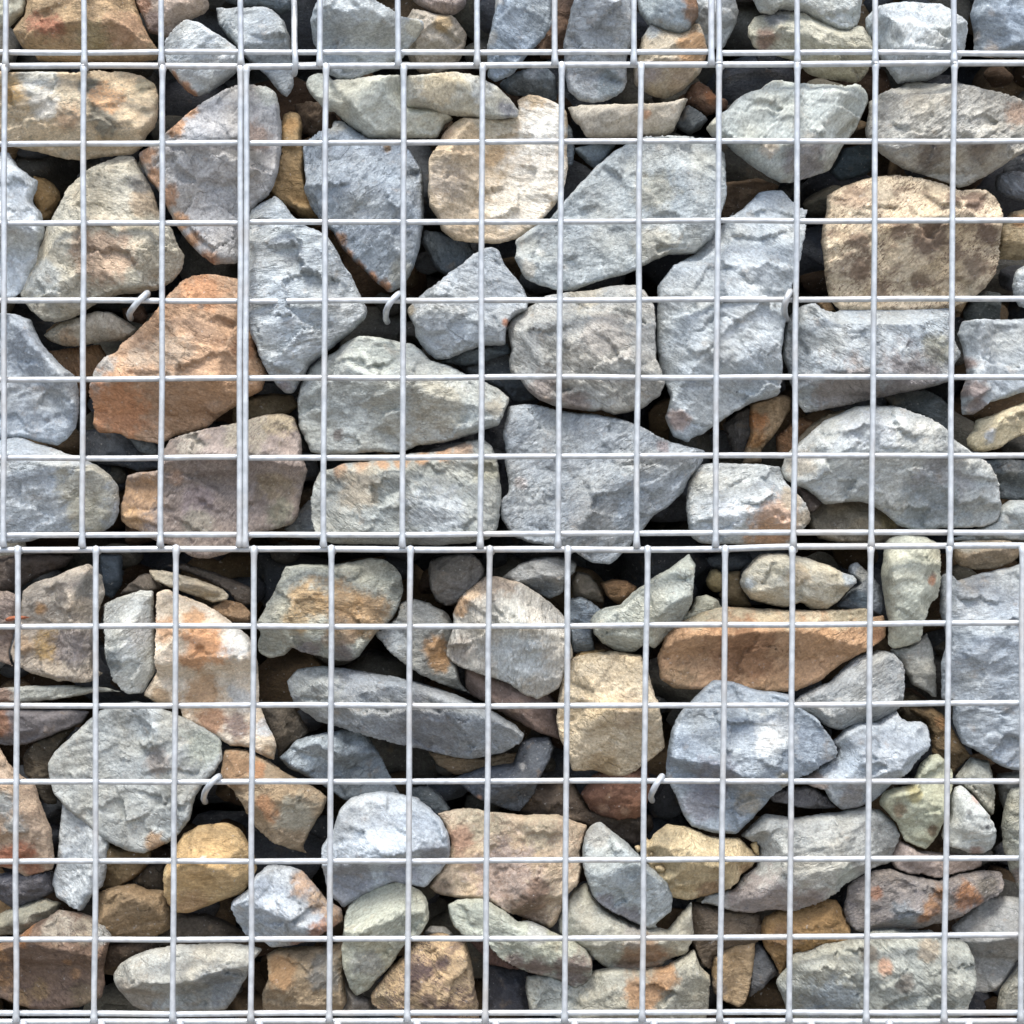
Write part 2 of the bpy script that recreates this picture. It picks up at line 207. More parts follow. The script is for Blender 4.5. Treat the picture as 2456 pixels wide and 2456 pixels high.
# ---- traced stones: label | colour | layer | outline | patches | cuts | mottle
# outline: letters choose the survey tile, then x,y pairs; patch: x,y,r,colour; cut: x1,y1,x2,y2,slope (below the line falls back)
STONES = """
beige green stone at the left end of the top basket row|B3B09C|0|A -40,-60 130,-60 150,20 135,80 95,130 50,165 0,175 -60,170
large ochre brown stone in the top left corner, above the double rails|B0936A|0|A 150,-80 760,-80 800,60 850,190 920,290 912,350 700,368 480,366 320,362 230,355 190,310 130,280 80,200 90,150 140,90 155,20|A 330,200,70,96593F A 240,170,60,A56C50 A 780,200,110,B18A66 A 560,250,90,A39468|A 220,300,900,330,1.2|7F7050,.5
pinkish beige stone in the top row between the ochre stone and a grey wedge|B7A596|0.1|A 770,-80 1180,-80 1215,30 1190,80 1080,130 1010,200 970,225 910,205 860,190 835,120 790,30|A 890,150,60,7B6A66 A 840,40,50,B98C70
pale grey diamond-shaped stone crossed by both rails, orange along its lower left edge|BEC2C5|0|A 960,245 1030,180 1090,130 1180,150 1260,205 1370,265 1400,340 1370,420 1290,490 1200,545 1135,565 1080,530 1020,460 975,400 950,320|A 1010,470,42,B8814F A 1080,530,40,B8814F A 1130,560,25,B07845|A 960,330,1400,300,.5
grey stone narrowing to a point below the rails, beside the long tie rod|ABB1B7|0.5|A 1250,40 1330,50 1400,55 1470,60 1550,40 1600,75 1650,130 1680,210 1685,290 1700,420 1700,500 1665,570 1620,540 1560,460 1500,400 1440,360 1400,310 1330,230 1270,150 1255,100||A 1400,300,1700,260,1.0
dark blue grey stone at the top edge above the tie rod|7E8890|1|A 1280,-80 1720,-80 1715,20 1690,60 1620,90 1590,60 1500,40 1420,45 1310,15
long mottled slab of white, yellow and black at the left edge|C8B390|0|A -60,430 100,440 300,430 460,440 560,420 720,415 830,440 900,490 920,560 915,680 900,740 850,790 840,850 760,900 620,910 500,930 380,925 250,890 100,860 50,850 -60,800|A 130,570,80,C7A05A A 640,720,90,6A675C A 560,530,60,70706A A 840,500,60,75705C A 650,600,90,C79661 A 430,700,70,C4A078 A 260,480,110,BDBEBA A 300,640,80,CFC9BF|A 0,760,340,800,1.4 A 330,800,860,850,1.0|8A8674,.6
pale grey blocky stone at the left edge with a dark lower face|BFC4CA|0|A -60,880 50,880 110,970 170,1015 225,1045 215,1100 190,1150 200,1190 240,1230 260,1310 255,1380 230,1440 215,1520 170,1600 130,1690 60,1740 -60,1720||A -60,1330,260,1330,1.1
small ochre stone wedged behind the pale grey stone at the left edge|B08C50|1|A 200,1020 260,1030 310,1060 345,1110 350,1160 320,1220 290,1290 250,1290 210,1200 180,1130
big smooth beige grey boulder above the leftmost tie hook|B9B29F|0|A 500,1010 600,940 700,895 770,905 810,960 850,1040 890,1110 920,1220 1000,1330 1020,1400 1070,1480 1060,1560 1000,1630 930,1680 800,1700 680,1710 560,1760 470,1820 400,1850 320,1870 250,1860 180,1800 130,1740 115,1690 140,1620 200,1520 240,1400 280,1300 350,1180 400,1080|A 640,1500,170,BA9C80 A 880,1180,90,A89478 A 830,1080,60,84807A A 280,1650,110,B7B8B4|A 860,1590,920,1290,.9
large grey stone with orange edges behind the double vertical wires|ADA9A9|0|A 1200,590 1290,530 1370,500 1450,490 1560,505 1600,540 1620,620 1635,750 1630,880 1610,1000 1590,1080 1540,1150 1450,1220 1400,1290 1380,1400 1400,1500 1370,1530 1240,1535 1160,1480 1080,1390 1010,1290 970,1210 910,1100 860,1040 810,940 800,890 850,850 930,830 1000,770 1080,700 1150,640|A 1040,760,60,B98550 A 1130,680,40,B98550 A 860,910,60,B8875A A 900,1030,60,B8875A A 980,1150,65,B58457 A 1050,1280,48,B8844E A 1120,1400,50,A97843 A 1220,1500,52,9E7048 A 1500,820,80,A0897A A 1560,570,70,A0A29C|A 960,840,1640,830,.5 A 1080,700,960,1150,.6
narrow ochre brown stone behind, right of the double vertical wires|A3885A|1|A 1640,660 1690,640 1740,660 1755,720 1750,800 1770,900 1765,1000 1780,1100 1830,1200 1850,1260 1750,1265 1680,1220 1600,1160 1560,1120 1600,1030 1630,900 1630,760|A 1690,740,50,B38A4E
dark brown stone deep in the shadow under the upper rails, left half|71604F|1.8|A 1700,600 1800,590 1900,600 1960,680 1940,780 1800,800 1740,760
long pale grey wedge pointing down right of the double vertical wires|B2B7BC|0|A 1450,1215 1520,1170 1600,1135 1650,1180 1700,1250 1770,1310 1860,1340 1900,1370 B 20,1450 60,1530 110,1600 140,1680 170,1740 200,1800 185,1850 130,1900 D 1870,130 1800,180 1770,240 1730,300 1700,350 1650,345 1610,310 1560,240 1520,170 1490,90 1460,20 A 1440,1900 1430,1700 1440,1300|A 1490,1335,18,E0DCD6 D 1660,310,40,9A9096|D 1500,60,1900,100,.35
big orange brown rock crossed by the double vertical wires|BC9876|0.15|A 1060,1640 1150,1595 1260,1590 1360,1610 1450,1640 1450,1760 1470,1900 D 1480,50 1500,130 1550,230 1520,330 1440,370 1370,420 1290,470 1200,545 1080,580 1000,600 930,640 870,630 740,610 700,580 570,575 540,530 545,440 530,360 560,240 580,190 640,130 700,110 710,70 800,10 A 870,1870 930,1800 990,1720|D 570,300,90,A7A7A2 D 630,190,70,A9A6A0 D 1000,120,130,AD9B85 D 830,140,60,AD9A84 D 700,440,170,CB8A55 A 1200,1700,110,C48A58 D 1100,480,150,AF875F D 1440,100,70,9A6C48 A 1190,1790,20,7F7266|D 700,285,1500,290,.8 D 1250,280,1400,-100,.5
small mottled beige slab under the leftmost tie hook|B9AE9B|0.5|A 300,1900 370,1860 460,1830 560,1800 650,1810 720,1850 770,1880 800,1920 D 740,40 600,50 480,70 380,80 300,50 250,10|D 400,30,60,B59570|A 260,1900,800,1900,.8|8A8272,.4
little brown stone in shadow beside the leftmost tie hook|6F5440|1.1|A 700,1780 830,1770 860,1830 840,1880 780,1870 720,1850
tiny grey chip resting between the beige slab and the orange brown rock|ABA89B|0.4|A 810,1900 860,1880 870,1920 840,1950 800,1940
brown stone half hidden under the small mottled slab, left side|94704A|1.4|D 270,100 420,80 580,60 620,130 580,240 520,300 500,420 430,320 400,230 330,170
blue grey bulky stone at the left edge, below the boulder|9EA4AD|0|A -60,1810 100,1820 180,1850 210,1920 D 240,50 290,110 340,170 430,240 460,330 455,480 440,550 390,610 330,655 240,630 120,600 -60,620||D 150,-100,470,260,.7
grey stone turning beige on its right, above the lower rails at the left edge|ABAFB4|0|D -60,620 60,600 120,600 200,630 300,660 380,690 470,720 560,760 640,820 690,890 695,960 690,1040 660,1110 600,1145 480,1160 300,1165 150,1210 50,1215 -60,1200|D 540,900,150,B0AA96 D 520,1050,120,ABA58F D 170,1020,60,C4C8CC|D -60,740,500,745,.35 D 100,1080,640,1000,.4
purple brown block with an ochre left end crossed by the double vertical wires|9A8B82|0|D 735,820 820,800 940,790 940,740 960,670 1000,610 1100,575 1220,545 1350,520 1450,495 1550,465 1640,460 1700,480 1720,530 1745,600 1750,700 1780,790 1760,880 1740,960 1725,1060 1700,1100 1620,1130 1500,1155 1440,1200 1400,1250 1300,1280 1200,1308 1100,1290 1040,1240 900,1200 800,1140 740,1120 700,1080 695,1000 720,930|D 820,960,120,C59A68 D 760,1060,80,C39A64 D 880,880,70,B78F63 D 1120,640,90,AFA594 D 1450,560,130,AFA48C D 1630,520,90,B0A07C D 1040,830,40,C0A088 D 1150,980,100,9E8C8C D 1600,900,110,958466 D 1620,1050,90,83806A D 1150,1100,80,A59C88|D 960,700,1750,690,.8|6E5F58,.55
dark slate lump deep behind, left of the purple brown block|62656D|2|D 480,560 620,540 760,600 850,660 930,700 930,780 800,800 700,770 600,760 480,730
flat blue grey slate chip peeping out under the orange brown rock|8B95A0|1.3|D 740,600 910,605 940,700 870,715 800,680
olive brown stone behind the double vertical wires under the orange rock|857659|1.4|D 1340,400 1440,370 1520,350 1600,345 1700,360 1730,420 1640,500 1540,520 1440,540 1350,540
dark grey stone at the lower rail, between purple brown block and grey block|7B7F83|1|D 1740,1010 1790,960 1840,980 1860,1100 1860,1200 1740,1190 1640,1130 1700,1080
large grey green stone tapering to a blunt point on the right, left centre|AEB0AC|0|E 0,110 80,40 150,10 260,20 380,45 470,60 560,150 660,180 780,240 880,280 960,320 1020,375 1000,440 960,530 900,555 800,590 700,620 580,640 480,650 400,690 250,685 130,695 0,700 D 1850,700 1800,690 1770,620 1730,540 1720,380 1740,300 1790,200 1860,140|E 600,420,150,A8A290 E 250,130,150,B4B6AA E 930,430,60,99917F E 30,590,30,6F655F|E -190,260,600,265,.45 E 600,265,1000,350,.5
grey block with an orange brown strip along its top, above the lower rails|A3A49E|0|E 0,780 60,750 200,740 380,700 500,690 620,680 700,650 780,620 870,610 920,650 950,740 970,880 975,960 950,1130 900,1190 800,1215 600,1228 200,1222 0,1220 D 1840,1190 1810,1100 1800,960 1820,860 1860,790|E 60,790,45,B48A62 E 170,765,45,B48A62 E 290,755,45,B4885C E 400,740,42,B68A5C E 520,720,45,B68A5C E 640,700,50,B8895C E 750,670,60,B29070 E 150,900,120,A69A84 E 600,1050,160,A4A8AC E 900,800,80,9D9A86|E 0,830,880,720,-.8 E 880,1200,860,700,.9
light grey stone with a broken white top, cut by the upper rails|A4A9AC|0|B 0,-5 100,-10 200,-5 270,30 350,75 400,110 480,105 525,120 525,160 490,220 430,280 400,340 350,350 280,400 200,430 120,460 30,460 A 1900,430 1870,400 1850,330 1810,240 1800,150 1830,60 1870,-10|B 120,50,100,C3C7C8 B 250,90,80,C3C7C8 A 1880,60,60,C3C7C8 B 460,170,55,ACA690|B -50,110,350,120,.9
tan grey stone beside the broken grey one, upper rail crossing it|B3A795|0.9|B 450,60 600,95 700,100 750,160 775,200 765,280 740,340 700,390 600,430 500,420 450,380 420,300 440,200 400,140|B 640,180,60,BBA070|B 400,260,770,270,.8
pinkish grey stone at the top edge, left of the dark upper gap|A3948F|0.5|B 450,-60 780,-60 765,40 720,80 660,100 590,85 520,50 460,10
tall blue grey wedge in the top row narrowing below the rails|98A4B2|0|B 940,-60 1260,-60 1262,150 1220,220 1170,270 1100,350 1040,430 940,480 890,450 890,280 910,180 930,60|B 915,250,40,C0BDB8 B 950,30,40,C6C2BC|B 900,450,960,-60,.5
brown stone in shadow behind the tall blue grey wedge|735C4B|1.6|B 1150,230 1260,120 1290,-60 1420,-60 1400,340 1200,350
rounded grey stone with a pale top in the top row centre|A0A4AA|0.15|B 1390,0 1380,-60 1700,-60 1730,20 1725,250 1700,330 1700,480 1680,530 1600,580 1500,600 1420,585 1360,530 1340,450 1330,250 1360,120|B 1540,15,60,C7C9CB B 1640,20,60,C7C9CB B 1600,490,80,84919A|B 1340,60,1720,60,.5
dark slate oval just under the upper rails, centre|727C84|0.9|B 970,470 1060,420 1180,390 1250,400 1290,450 1300,540 1290,590 1200,570 1100,560 1010,550 960,500|B 1150,430,50,9A9FA4|B 1000,480,1300,480,.9
long pale beige slab pointing right with a dark tip, below the upper rails|BBB8AA|0|B 420,450 550,440 700,425 850,450 950,500 1020,570 1075,640 1070,680 980,690 880,690 760,680 640,665 560,640 430,630 400,560|B 1010,640,55,70707A B 620,530,110,BDAE8C B 850,520,80,BDBDBB|B 440,615,1080,640,1.2
pale beige angular slab under the long pointed slab, left of centre|BFBFB2|0.3|B 400,450 250,455 100,465 0,465 A 1900,430 1840,420 1790,440 1770,480 1790,530 1840,600 1900,650 B 0,650 80,720 150,770 210,805 400,805 600,800 650,720 700,690 640,640 500,560||B 160,780,380,620,.5 B 380,620,700,560,.5
blue grey cracked rock with a rusty lower left edge, above the second tie hook|A7AEB7|0.5|A 1920,760 1860,760 1800,800 1755,850 1760,950 1770,1050 1760,1100 1800,1200 1860,1290 1900,1320 B 0,1350 30,1420 100,1500 180,1570 250,1640 330,1700 390,1660 430,1620 470,1540 500,1440 525,1300 525,1160 520,1000 480,920 420,850 300,800 200,800 50,700 0,700|B 320,885,28,9C7840 B 50,1400,40,B07838 B 90,1490,42,AF7434 B 150,1560,42,AF7434 B 220,1620,40,B3722C B 300,1665,38,B3722C B 20,740,60,B0ABA0 B 400,1600,80,A5A295|B 0,1200,520,1260,.4 B 0,950,160,1180,.6|8B93A0,.3
round cream stone with a chalky white face, upper centre|CFBC9E|0.3|B 720,690 860,690 1000,680 1075,640 1060,580 1130,545 1200,555 1300,600 1350,640 1360,720 1355,850 1360,980 1340,1080 1290,1180 1220,1260 1180,1300 1140,1340 1050,1390 950,1415 830,1410 740,1400 690,1390 620,1330 600,1260 555,1200 545,1080 550,950 600,850 640,760|B 1220,730,140,F4F0E8 B 1170,1030,200,F0E8DA B 1040,1180,140,E6DCCA B 680,1060,120,B3A594 B 930,900,60,C0A070 B 940,710,110,C0B69E B 650,780,60,C4A27E|B 600,1270,1150,1290,1.2 B 570,1230,680,830,.7|A88C60,.35
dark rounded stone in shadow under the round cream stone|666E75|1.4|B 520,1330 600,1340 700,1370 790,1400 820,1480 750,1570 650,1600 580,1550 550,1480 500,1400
grey pyramid-shaped stone right of the second tie hook|ACB1B7|0|B 920,1425 960,1450 990,1530 1050,1600 1100,1660 1130,1740 1120,1800 1040,1840 1010,1880 1000,1932 E 1000,30 1000,70 880,70 760,105 680,145 600,155 540,110 500,60 470,20 B 470,1900 430,1820 430,1780 500,1710 600,1640 700,1560 800,1480 870,1435|B 440,1790,40,A99A7C B 1000,1880,22,A8663A|B 960,1430,1020,1750,-.9 B 450,1760,900,1740,.5 B 480,1760,620,1932,-.3
dark blue slate sliver beneath the grey pyramid stone|69757E|0.7|E 620,165 760,90 860,80 1010,50 1030,110 950,140 870,170 760,195
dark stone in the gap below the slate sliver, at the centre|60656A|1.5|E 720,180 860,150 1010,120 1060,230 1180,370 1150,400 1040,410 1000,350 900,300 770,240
broad pale grey slab with two white spots and a sloping left edge, upper centre right|ABAFB0|0.05|B 1340,1160 1440,1050 1520,960 1620,880 1700,830 1800,790 O 1250,258 1340,262 1368,290 1372,370 1355,420 1345,450 1310,480 B 1932,1480 1800,1540 1700,1590 1600,1610 1480,1650 1380,1690 1290,1680 1180,1650 1110,1620 1080,1560 1050,1500 1060,1450 1050,1390 1150,1320 1260,1260|B 1205,1465,22,DDD8CC B 1120,1560,48,C6BEB0 B 1250,1350,110,8A8F92 B 1860,1440,120,B0AC9E B 1860,1120,110,B0AD9E|B 1060,1400,1932,1180,.35 B 1380,1660,1900,1450,1.0 O 1340,430,1345,262,-.4
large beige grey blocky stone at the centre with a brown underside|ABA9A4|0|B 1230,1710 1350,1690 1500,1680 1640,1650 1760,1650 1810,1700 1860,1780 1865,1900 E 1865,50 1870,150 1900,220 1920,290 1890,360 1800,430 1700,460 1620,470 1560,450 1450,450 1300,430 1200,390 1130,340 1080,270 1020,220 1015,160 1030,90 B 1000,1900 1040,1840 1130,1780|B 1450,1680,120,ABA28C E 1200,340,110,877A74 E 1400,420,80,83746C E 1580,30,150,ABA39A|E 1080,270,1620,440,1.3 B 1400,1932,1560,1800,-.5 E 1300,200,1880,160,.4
thin beige slab under the upper rails, right of centre|BDB29F|0.25|B 1355,620 1500,605 1700,610 1932,600 O 1300,185 1285,215 1270,250 1250,260 B 1900,800 1700,805 1560,805 1460,795 1430,740 1380,690|B 1810,680,25,C39066|B 1440,740,1900,700,.6
beige and orange stone straddling the upper rails near the double vertical wires|BBAE96|0.4|B 1800,200 1830,130 1932,120 O 1320,50 1335,100 1320,140 1290,170 1255,188 1225,180 1195,160 1195,130 1205,100 1210,70|O 1300,105,30,C08F55 O 1280,150,25,B8A48A O 1220,150,22,A59A9A B 1830,200,60,A6AAAC|O 1200,130,1330,120,.8
grey blue stone with a brown right end at the top edge|9EA8AF|0|O 1200,-20 1310,-20 1318,30 1300,60 1280,67 1250,60 1220,45 1205,25|O 1306,35,18,8F6A45 O 1300,8,16,B0793F
smooth pale grey stone behind the upper double vertical wires|ACAEAF|0.7|C -100,-60 230,-60 280,60 270,130 230,210 190,280 100,290 30,180 -60,60
small blue slate stone behind the broad grey stone|7F8C98|1|B 1380,860 1500,830 1640,830 1580,920 1520,990 1460,940
narrow blue grey splinter right of the round cream stone|87919B|0.9|B 1330,680 1380,740 1400,830 1390,960 1340,970
dark rusty brown stone below the rails near the upper double vertical wires|6E5342|0.9|C 0,490 50,470 110,510 150,560 220,580 210,640 100,670 40,650 -20,620 -40,560|C 110,580,40,9A6438
dark grey angular stone under the rusty brown one, upper right centre|6B6E70|0.8|C -20,610 60,650 110,690 60,755 0,785 -60,760 -120,690
grey stone with a ragged bottom at the top edge, right of the upper double wires|BBBEBC|0|C 340,-60 1000,-60 985,80 970,150 910,185 850,180 780,150 700,110 640,70 520,55 470,90 400,75 370,20||C 600,100,1000,60,.5
wide beige stone with a cream band, crossed by the upper rails, right side|B9B49E|0.35|C 330,150 370,100 500,60 650,90 780,150 900,190 960,150 1010,210 1050,270 1045,330 1030,420 1000,460 960,485 880,470 760,460 680,430 630,380 560,340 470,320 370,280 330,210|C 700,230,130,C9C4AE C 430,250,60,9A7A68 C 500,90,80,85858A|C 340,230,640,290,.9 C 620,290,1050,330,.9
pale grey rounded block in the top row right, hanging below the rails|BCC1C5|0|C 1010,110 1060,50 1150,20 1240,5 1350,15 1450,20 1510,50 1560,120 1590,200 1590,300 1560,350 1500,390 1440,440 1370,470 1240,480 1200,490 1150,420 1100,340 1050,230 1010,170||C 1230,310,1480,120,.35
rough blue grey stone in the top right corner|9EA7B2|0.2|C 1650,-60 2000,-60 2000,340 1640,330 1640,200 1620,100|C 1720,310,50,B8A898 C 1640,220,22,B8AFA8||7A8494,.4
wide grey stone with a dark wedge underside, right of the upper double wires|B1B4AE|0|C 190,660 240,600 300,560 380,540 440,490 520,475 620,500 740,505 860,510 950,495 1020,530 1030,590 1000,660 960,750 920,800 870,870 830,950 800,990 700,1030 580,1060 520,1060 440,1020 350,960 270,900 190,830 120,790 85,750 130,690|C 420,900,50,B8AA98 C 640,960,120,8E888C C 120,740,50,B9B39C|C 190,790,460,970,1.5 C 460,970,880,850,1.5
long layered beige grey rock with dark cracks at the upper right edge|B5B0A6|0|C 1030,590 1100,540 1200,510 1260,475 1400,480 1560,510 1700,540 1850,570 2000,620 2000,850 1900,900 1800,970 1700,1030 1600,1080 1550,1090 1460,1050 1330,1010 1230,980 1150,930 1080,870 1020,800 1010,730 1030,660|C 1860,690,80,C29E80 C 1640,900,60,7E7468 C 1350,920,70,7B7068|C 1080,820,1900,830,.8 C 1150,930,1850,900,.9|8C867C,.35
small dark grey oval at the right edge under the layered rock|797D86|0.9|C 1760,1060 1780,1010 1850,990 2000,990 2000,1180 1900,1170 1820,1140 1770,1110
big cream boulder with dark brown blotches, upper right|D0BE9E|0.1|C 790,1130 850,1095 960,1050 1080,1020 1200,1015 1320,1030 1450,1060 1550,1100 1650,1100 1730,1130 1775,1190 1785,1270 1770,1400 1775,1500 1760,1600 1700,1680 1620,1740 1500,1790 1300,1800 1000,1800 870,1800 800,1740 780,1620 770,1500 755,1400 765,1300 785,1230|C 1350,1400,100,6A5446 C 950,1570,85,6E5846 C 1330,1640,60,84705A C 1600,1190,70,6E564A C 1680,1370,70,6E594E C 950,1420,60,7E6A58 C 1630,1560,70,7B6A58 C 1180,1350,60,7A6656 C 1100,1690,60,8A745C C 1480,1180,40,70584C C 930,1160,80,C9AC8C C 1500,1480,50,7A6656|C 780,1290,1790,1290,.5 C 780,1640,1780,1600,.6|76604C,.85
yellowish stone behind the blotched cream boulder at the right edge|B5A178|1|C 1760,1330 1850,1230 2000,1200 2000,1480 1900,1510 1770,1500|C 1880,1300,40,B98A54
pale grey stone at the right edge, lower right of the blotched cream boulder|B9BDC0|0.2|C 1860,1650 1880,1570 1940,1530 2000,1510 2000,1800 1900,1780 1870,1730
very tall grey stone with a peaked top and a pointed bottom, right of centre|AAAFB4|0.05|C 480,1100 540,1100 570,1150 620,1200 680,1225 660,1270 665,1350 640,1450 620,1550 590,1650 560,1750 550,1850 530,1932 F 530,50 515,110 525,190 520,290 510,360 440,380 360,400 250,460 150,530 60,590 0,610 O 1300,835 1270,825 1255,790 1265,750 1245,700 1238,650 1240,600 1240,540 1270,500 1310,480 1345,440 1385,400 C 230,1260 300,1210 350,1160 400,1110|O 1280,790,20,A58E84|C 520,1932,620,1400,.6 F 430,210,520,20,.5 O 1250,700,1480,690,.3
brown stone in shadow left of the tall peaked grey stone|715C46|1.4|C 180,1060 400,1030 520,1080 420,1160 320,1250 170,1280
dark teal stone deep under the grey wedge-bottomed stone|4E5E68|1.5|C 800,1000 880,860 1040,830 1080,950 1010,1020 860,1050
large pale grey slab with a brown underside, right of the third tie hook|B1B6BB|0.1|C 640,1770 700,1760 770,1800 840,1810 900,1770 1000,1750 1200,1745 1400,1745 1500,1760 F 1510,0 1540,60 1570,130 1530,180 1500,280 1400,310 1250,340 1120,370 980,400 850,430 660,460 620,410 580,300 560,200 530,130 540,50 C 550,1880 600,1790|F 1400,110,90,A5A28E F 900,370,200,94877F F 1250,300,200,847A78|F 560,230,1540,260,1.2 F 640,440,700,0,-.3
small orange stone under the blotched cream boulder|C19A68|0.9|C 700,1720 800,1725 850,1810 780,1830
little brown stone under the right end of the blotched cream boulder|9C8158|0.9|C 1480,1730 1610,1735 1570,1815 1500,1810
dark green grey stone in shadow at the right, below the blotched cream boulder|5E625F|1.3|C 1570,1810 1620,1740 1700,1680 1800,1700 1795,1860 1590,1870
grey stone with a purple brown left face at the right edge, middle basket row|AEB2B6|0.1|F 1560,30 1545,10 C 1570,1860 1700,1848 1850,1850 2000,1840 F 2000,320 1900,350 1800,385 1720,400 1690,440 1640,470 1570,475 1560,350 1600,250 1580,130|F 1610,330,70,85736E F 1590,180,45,877066 F 1640,430,60,7D6E68|F 1660,460,1600,-50,.9 F 1700,390,2000,260,1.1
small cream stone with a pale vein at the right edge, middle basket row|C4B793|0.3|F 1600,610 1630,560 1650,500 1750,470 1850,430 1920,400 2000,380 2000,560 1920,590 1850,620 1780,670 1700,685 1640,685 1600,650|F 1710,600,40,C9CAD0|F 1600,600,1930,500,.6
big pale faceted stone spanning two meshes above the lower rails, right side|B4B4B0|0|F 560,690 620,640 700,570 780,500 870,460 960,420 1100,415 1200,420 1300,460 1400,500 1460,550 1500,610 1560,650 1630,700 1700,740 1740,790 1775,870 1785,960 1805,1010 1780,1080 1700,1120 1600,1125 1450,1130 1350,1160 1300,1140 1200,1110 1130,1050 1060,1000 980,975 900,980 830,990 770,990 720,940 660,900 600,880 540,840 520,790 540,730|F 620,750,90,BDB2A0 F 1000,450,120,B3AE98 F 1000,560,160,B2B5BA F 1420,860,170,9B999B F 1400,1050,200,8E9394|F 540,700,1750,700,.5 F 1220,930,1800,860,.9 F 850,860,1300,960,.9 F 900,530,1450,560,-.9
light stone with a white left side and orange lower right, on the lower rails|B8BABA|0.1|F 0,840 30,780 60,755 200,750 400,755 520,770 550,850 590,900 650,960 690,1050 690,1100 640,1140 600,1180 580,1230 400,1225 200,1220 60,1215 0,1180 O 1293,960 1298,910|F 480,1080,130,CFA583 F 440,1190,120,C79768 F 560,960,60,B7A68A F 190,1060,110,D6D8DC F 650,1080,60,9B8C72 F 80,1150,60,BFC3C8|F 400,980,620,860,-.5 F 0,1150,500,1190,.8
dull brown stone on the lower rail under the big pale faceted stone|877D6A|1|F 680,1050 760,980 850,960 950,945 1040,960 1120,1020 1210,1080 1250,1140 1200,1210 1050,1220 850,1210 740,1190 690,1130|F 1120,1080,60,8E8052
small purple brown stone between the orange-ended stone and the faceted one|857872|0.9|F 600,880 700,910 770,980 710,1040 670,1030
brown and orange shard pointing down, right of the tall grey stone|9C835F|0.9|F 340,400 430,380 540,350 590,370 580,440 520,540 460,620 410,680 410,750 300,760 310,680 340,590|F 380,520,60,B3702C F 360,620,50,B8803C|F 300,760,440,360,-.5
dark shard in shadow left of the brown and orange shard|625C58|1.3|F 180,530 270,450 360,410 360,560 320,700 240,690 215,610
reddish brown stone at the upper left shoulder of the big pale faceted stone|8C6641|1|F 490,600 560,540 640,480 720,510 720,580 630,660 560,720 500,720
tan flake lying along the left shoulder of the big pale faceted stone|988A70|0.8|F 690,530 800,460 900,440 900,490 780,540 700,590 610,670 620,600
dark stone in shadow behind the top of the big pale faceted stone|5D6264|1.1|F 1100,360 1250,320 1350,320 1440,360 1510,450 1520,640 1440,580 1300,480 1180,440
dark slate stone at the right edge, right of the big pale faceted stone|767B7C|1|F 1680,740 1800,725 1932,735 2000,750 2000,970 1790,960 1770,870 1720,790|F 1850,770,60,9A9890|F 1750,780,2000,820,.9
grey stone at the right edge resting on the lower rails|B0B2AF|0.5|F 1780,1010 1850,965 2000,960 2000,1200 1800,1205 1530,1205 1500,1190 1650,1130 1750,1090
brownish stone hanging below the lower rails at the right edge|9E8D72|0.3|F 1520,1250 1560,1200 1700,1190 1850,1195 1910,1240 1905,1290 1860,1330 1780,1360 1650,1370 1560,1350 1520,1310|F 1600,1220,60,A5A08E|F 1530,1270,1900,1260,1.0
upright olive grey stone with an orange chip, below the lower rails right|B4B4A2|0.1|F 1120,1260 1130,1200 1180,1170 1350,1170 1430,1210 1450,1260 1440,1350 1450,1430 1430,1530 1380,1570 1340,1680 1335,1780 1260,1810 1180,1830 1140,1800 1145,1650 1120,1540 1100,1400|F 1370,1425,26,B5774A F 1390,1400,20,6B4A3C|F 1120,1540,1400,1560,.6
huge smooth blue grey stone filling the right edge of the bottom row|A1A6AD|0.2|F 1540,1430 1700,1380 1850,1350 1932,1330 2000,1310 2000,2100 I 2000,470 1880,465 1800,440 1720,390 1640,340 1570,310 1540,240 1520,180 1515,60 1450,50 F 1450,1900 1480,1800 1470,1700 1440,1600 1450,1400 1500,1380|F 1600,1440,60,9C9282 F 1650,1400,100,75797F|F 1440,1800,2000,1760,.2 I 1540,200,2000,200,.3
cream layered stone below the rails, right of centre in the bottom row|C3BCA8|0.2|F 280,1440 300,1380 370,1300 410,1275 550,1270 680,1300 800,1340 880,1380 950,1400 970,1440 900,1500 850,1560 790,1600 700,1600 640,1560 540,1590 450,1570 350,1540 310,1500|F 320,1440,40,9EA3A6 F 920,1420,50,9BA3AC F 600,1400,70,C7B491|F 300,1500,900,1480,.7|9D9270,.3
blue black mottled stone right of the cream layered stone|82868C|0.8|F 920,1340 960,1320 1030,1380 1090,1440 1120,1540 1110,1640 1000,1610 900,1600 840,1580 930,1480 970,1440 910,1390|F 960,1530,50,5C6C78 F 980,1390,40,A09C92||4A5058,.4
tiny rounded olive pebble, left of the cream layered stone|9C8C5E|0.9|F 90,1420 110,1370 150,1360 190,1390 200,1440 180,1500 130,1500 95,1470
olive brown stone tucked under the left end of the cream layered stone|7D6C4A|1|F 200,1380 290,1370 290,1440 330,1530 360,1580 280,1590 200,1570 160,1520
dark rounded stone just below the rail, above the olive pebble|565C64|1.4|F 80,1300 180,1265 340,1265 360,1310 290,1380 220,1390 120,1360
large orange brown slab with a pale upper ledge, bottom row right|BC946A|0.1|F 0,1640 100,1600 200,1580 400,1590 600,1600 800,1600 1020,1590 1040,1640 1120,1630 1135,1680 1130,1760 1050,1820 1000,1850 920,1890 850,1930 O 1550,1285 1500,1305 1420,1308 1330,1302 1270,1300 1245,1280 1240,1240 1255,1200 1280,1175|F 150,1600,70,B8B093 F 280,1620,70,C0B18C F 420,1620,70,C0B18C F 560,1630,70,C2B290 F 700,1630,70,C6B693 F 850,1630,70,C0B490 F 970,1620,70,BBB08E F 30,1640,60,B2AA8A O 1280,1280,35,8C7454 O 1400,1230,60,956A44 F 1080,1740,50,8E6440|F 0,1680,1130,1670,.75
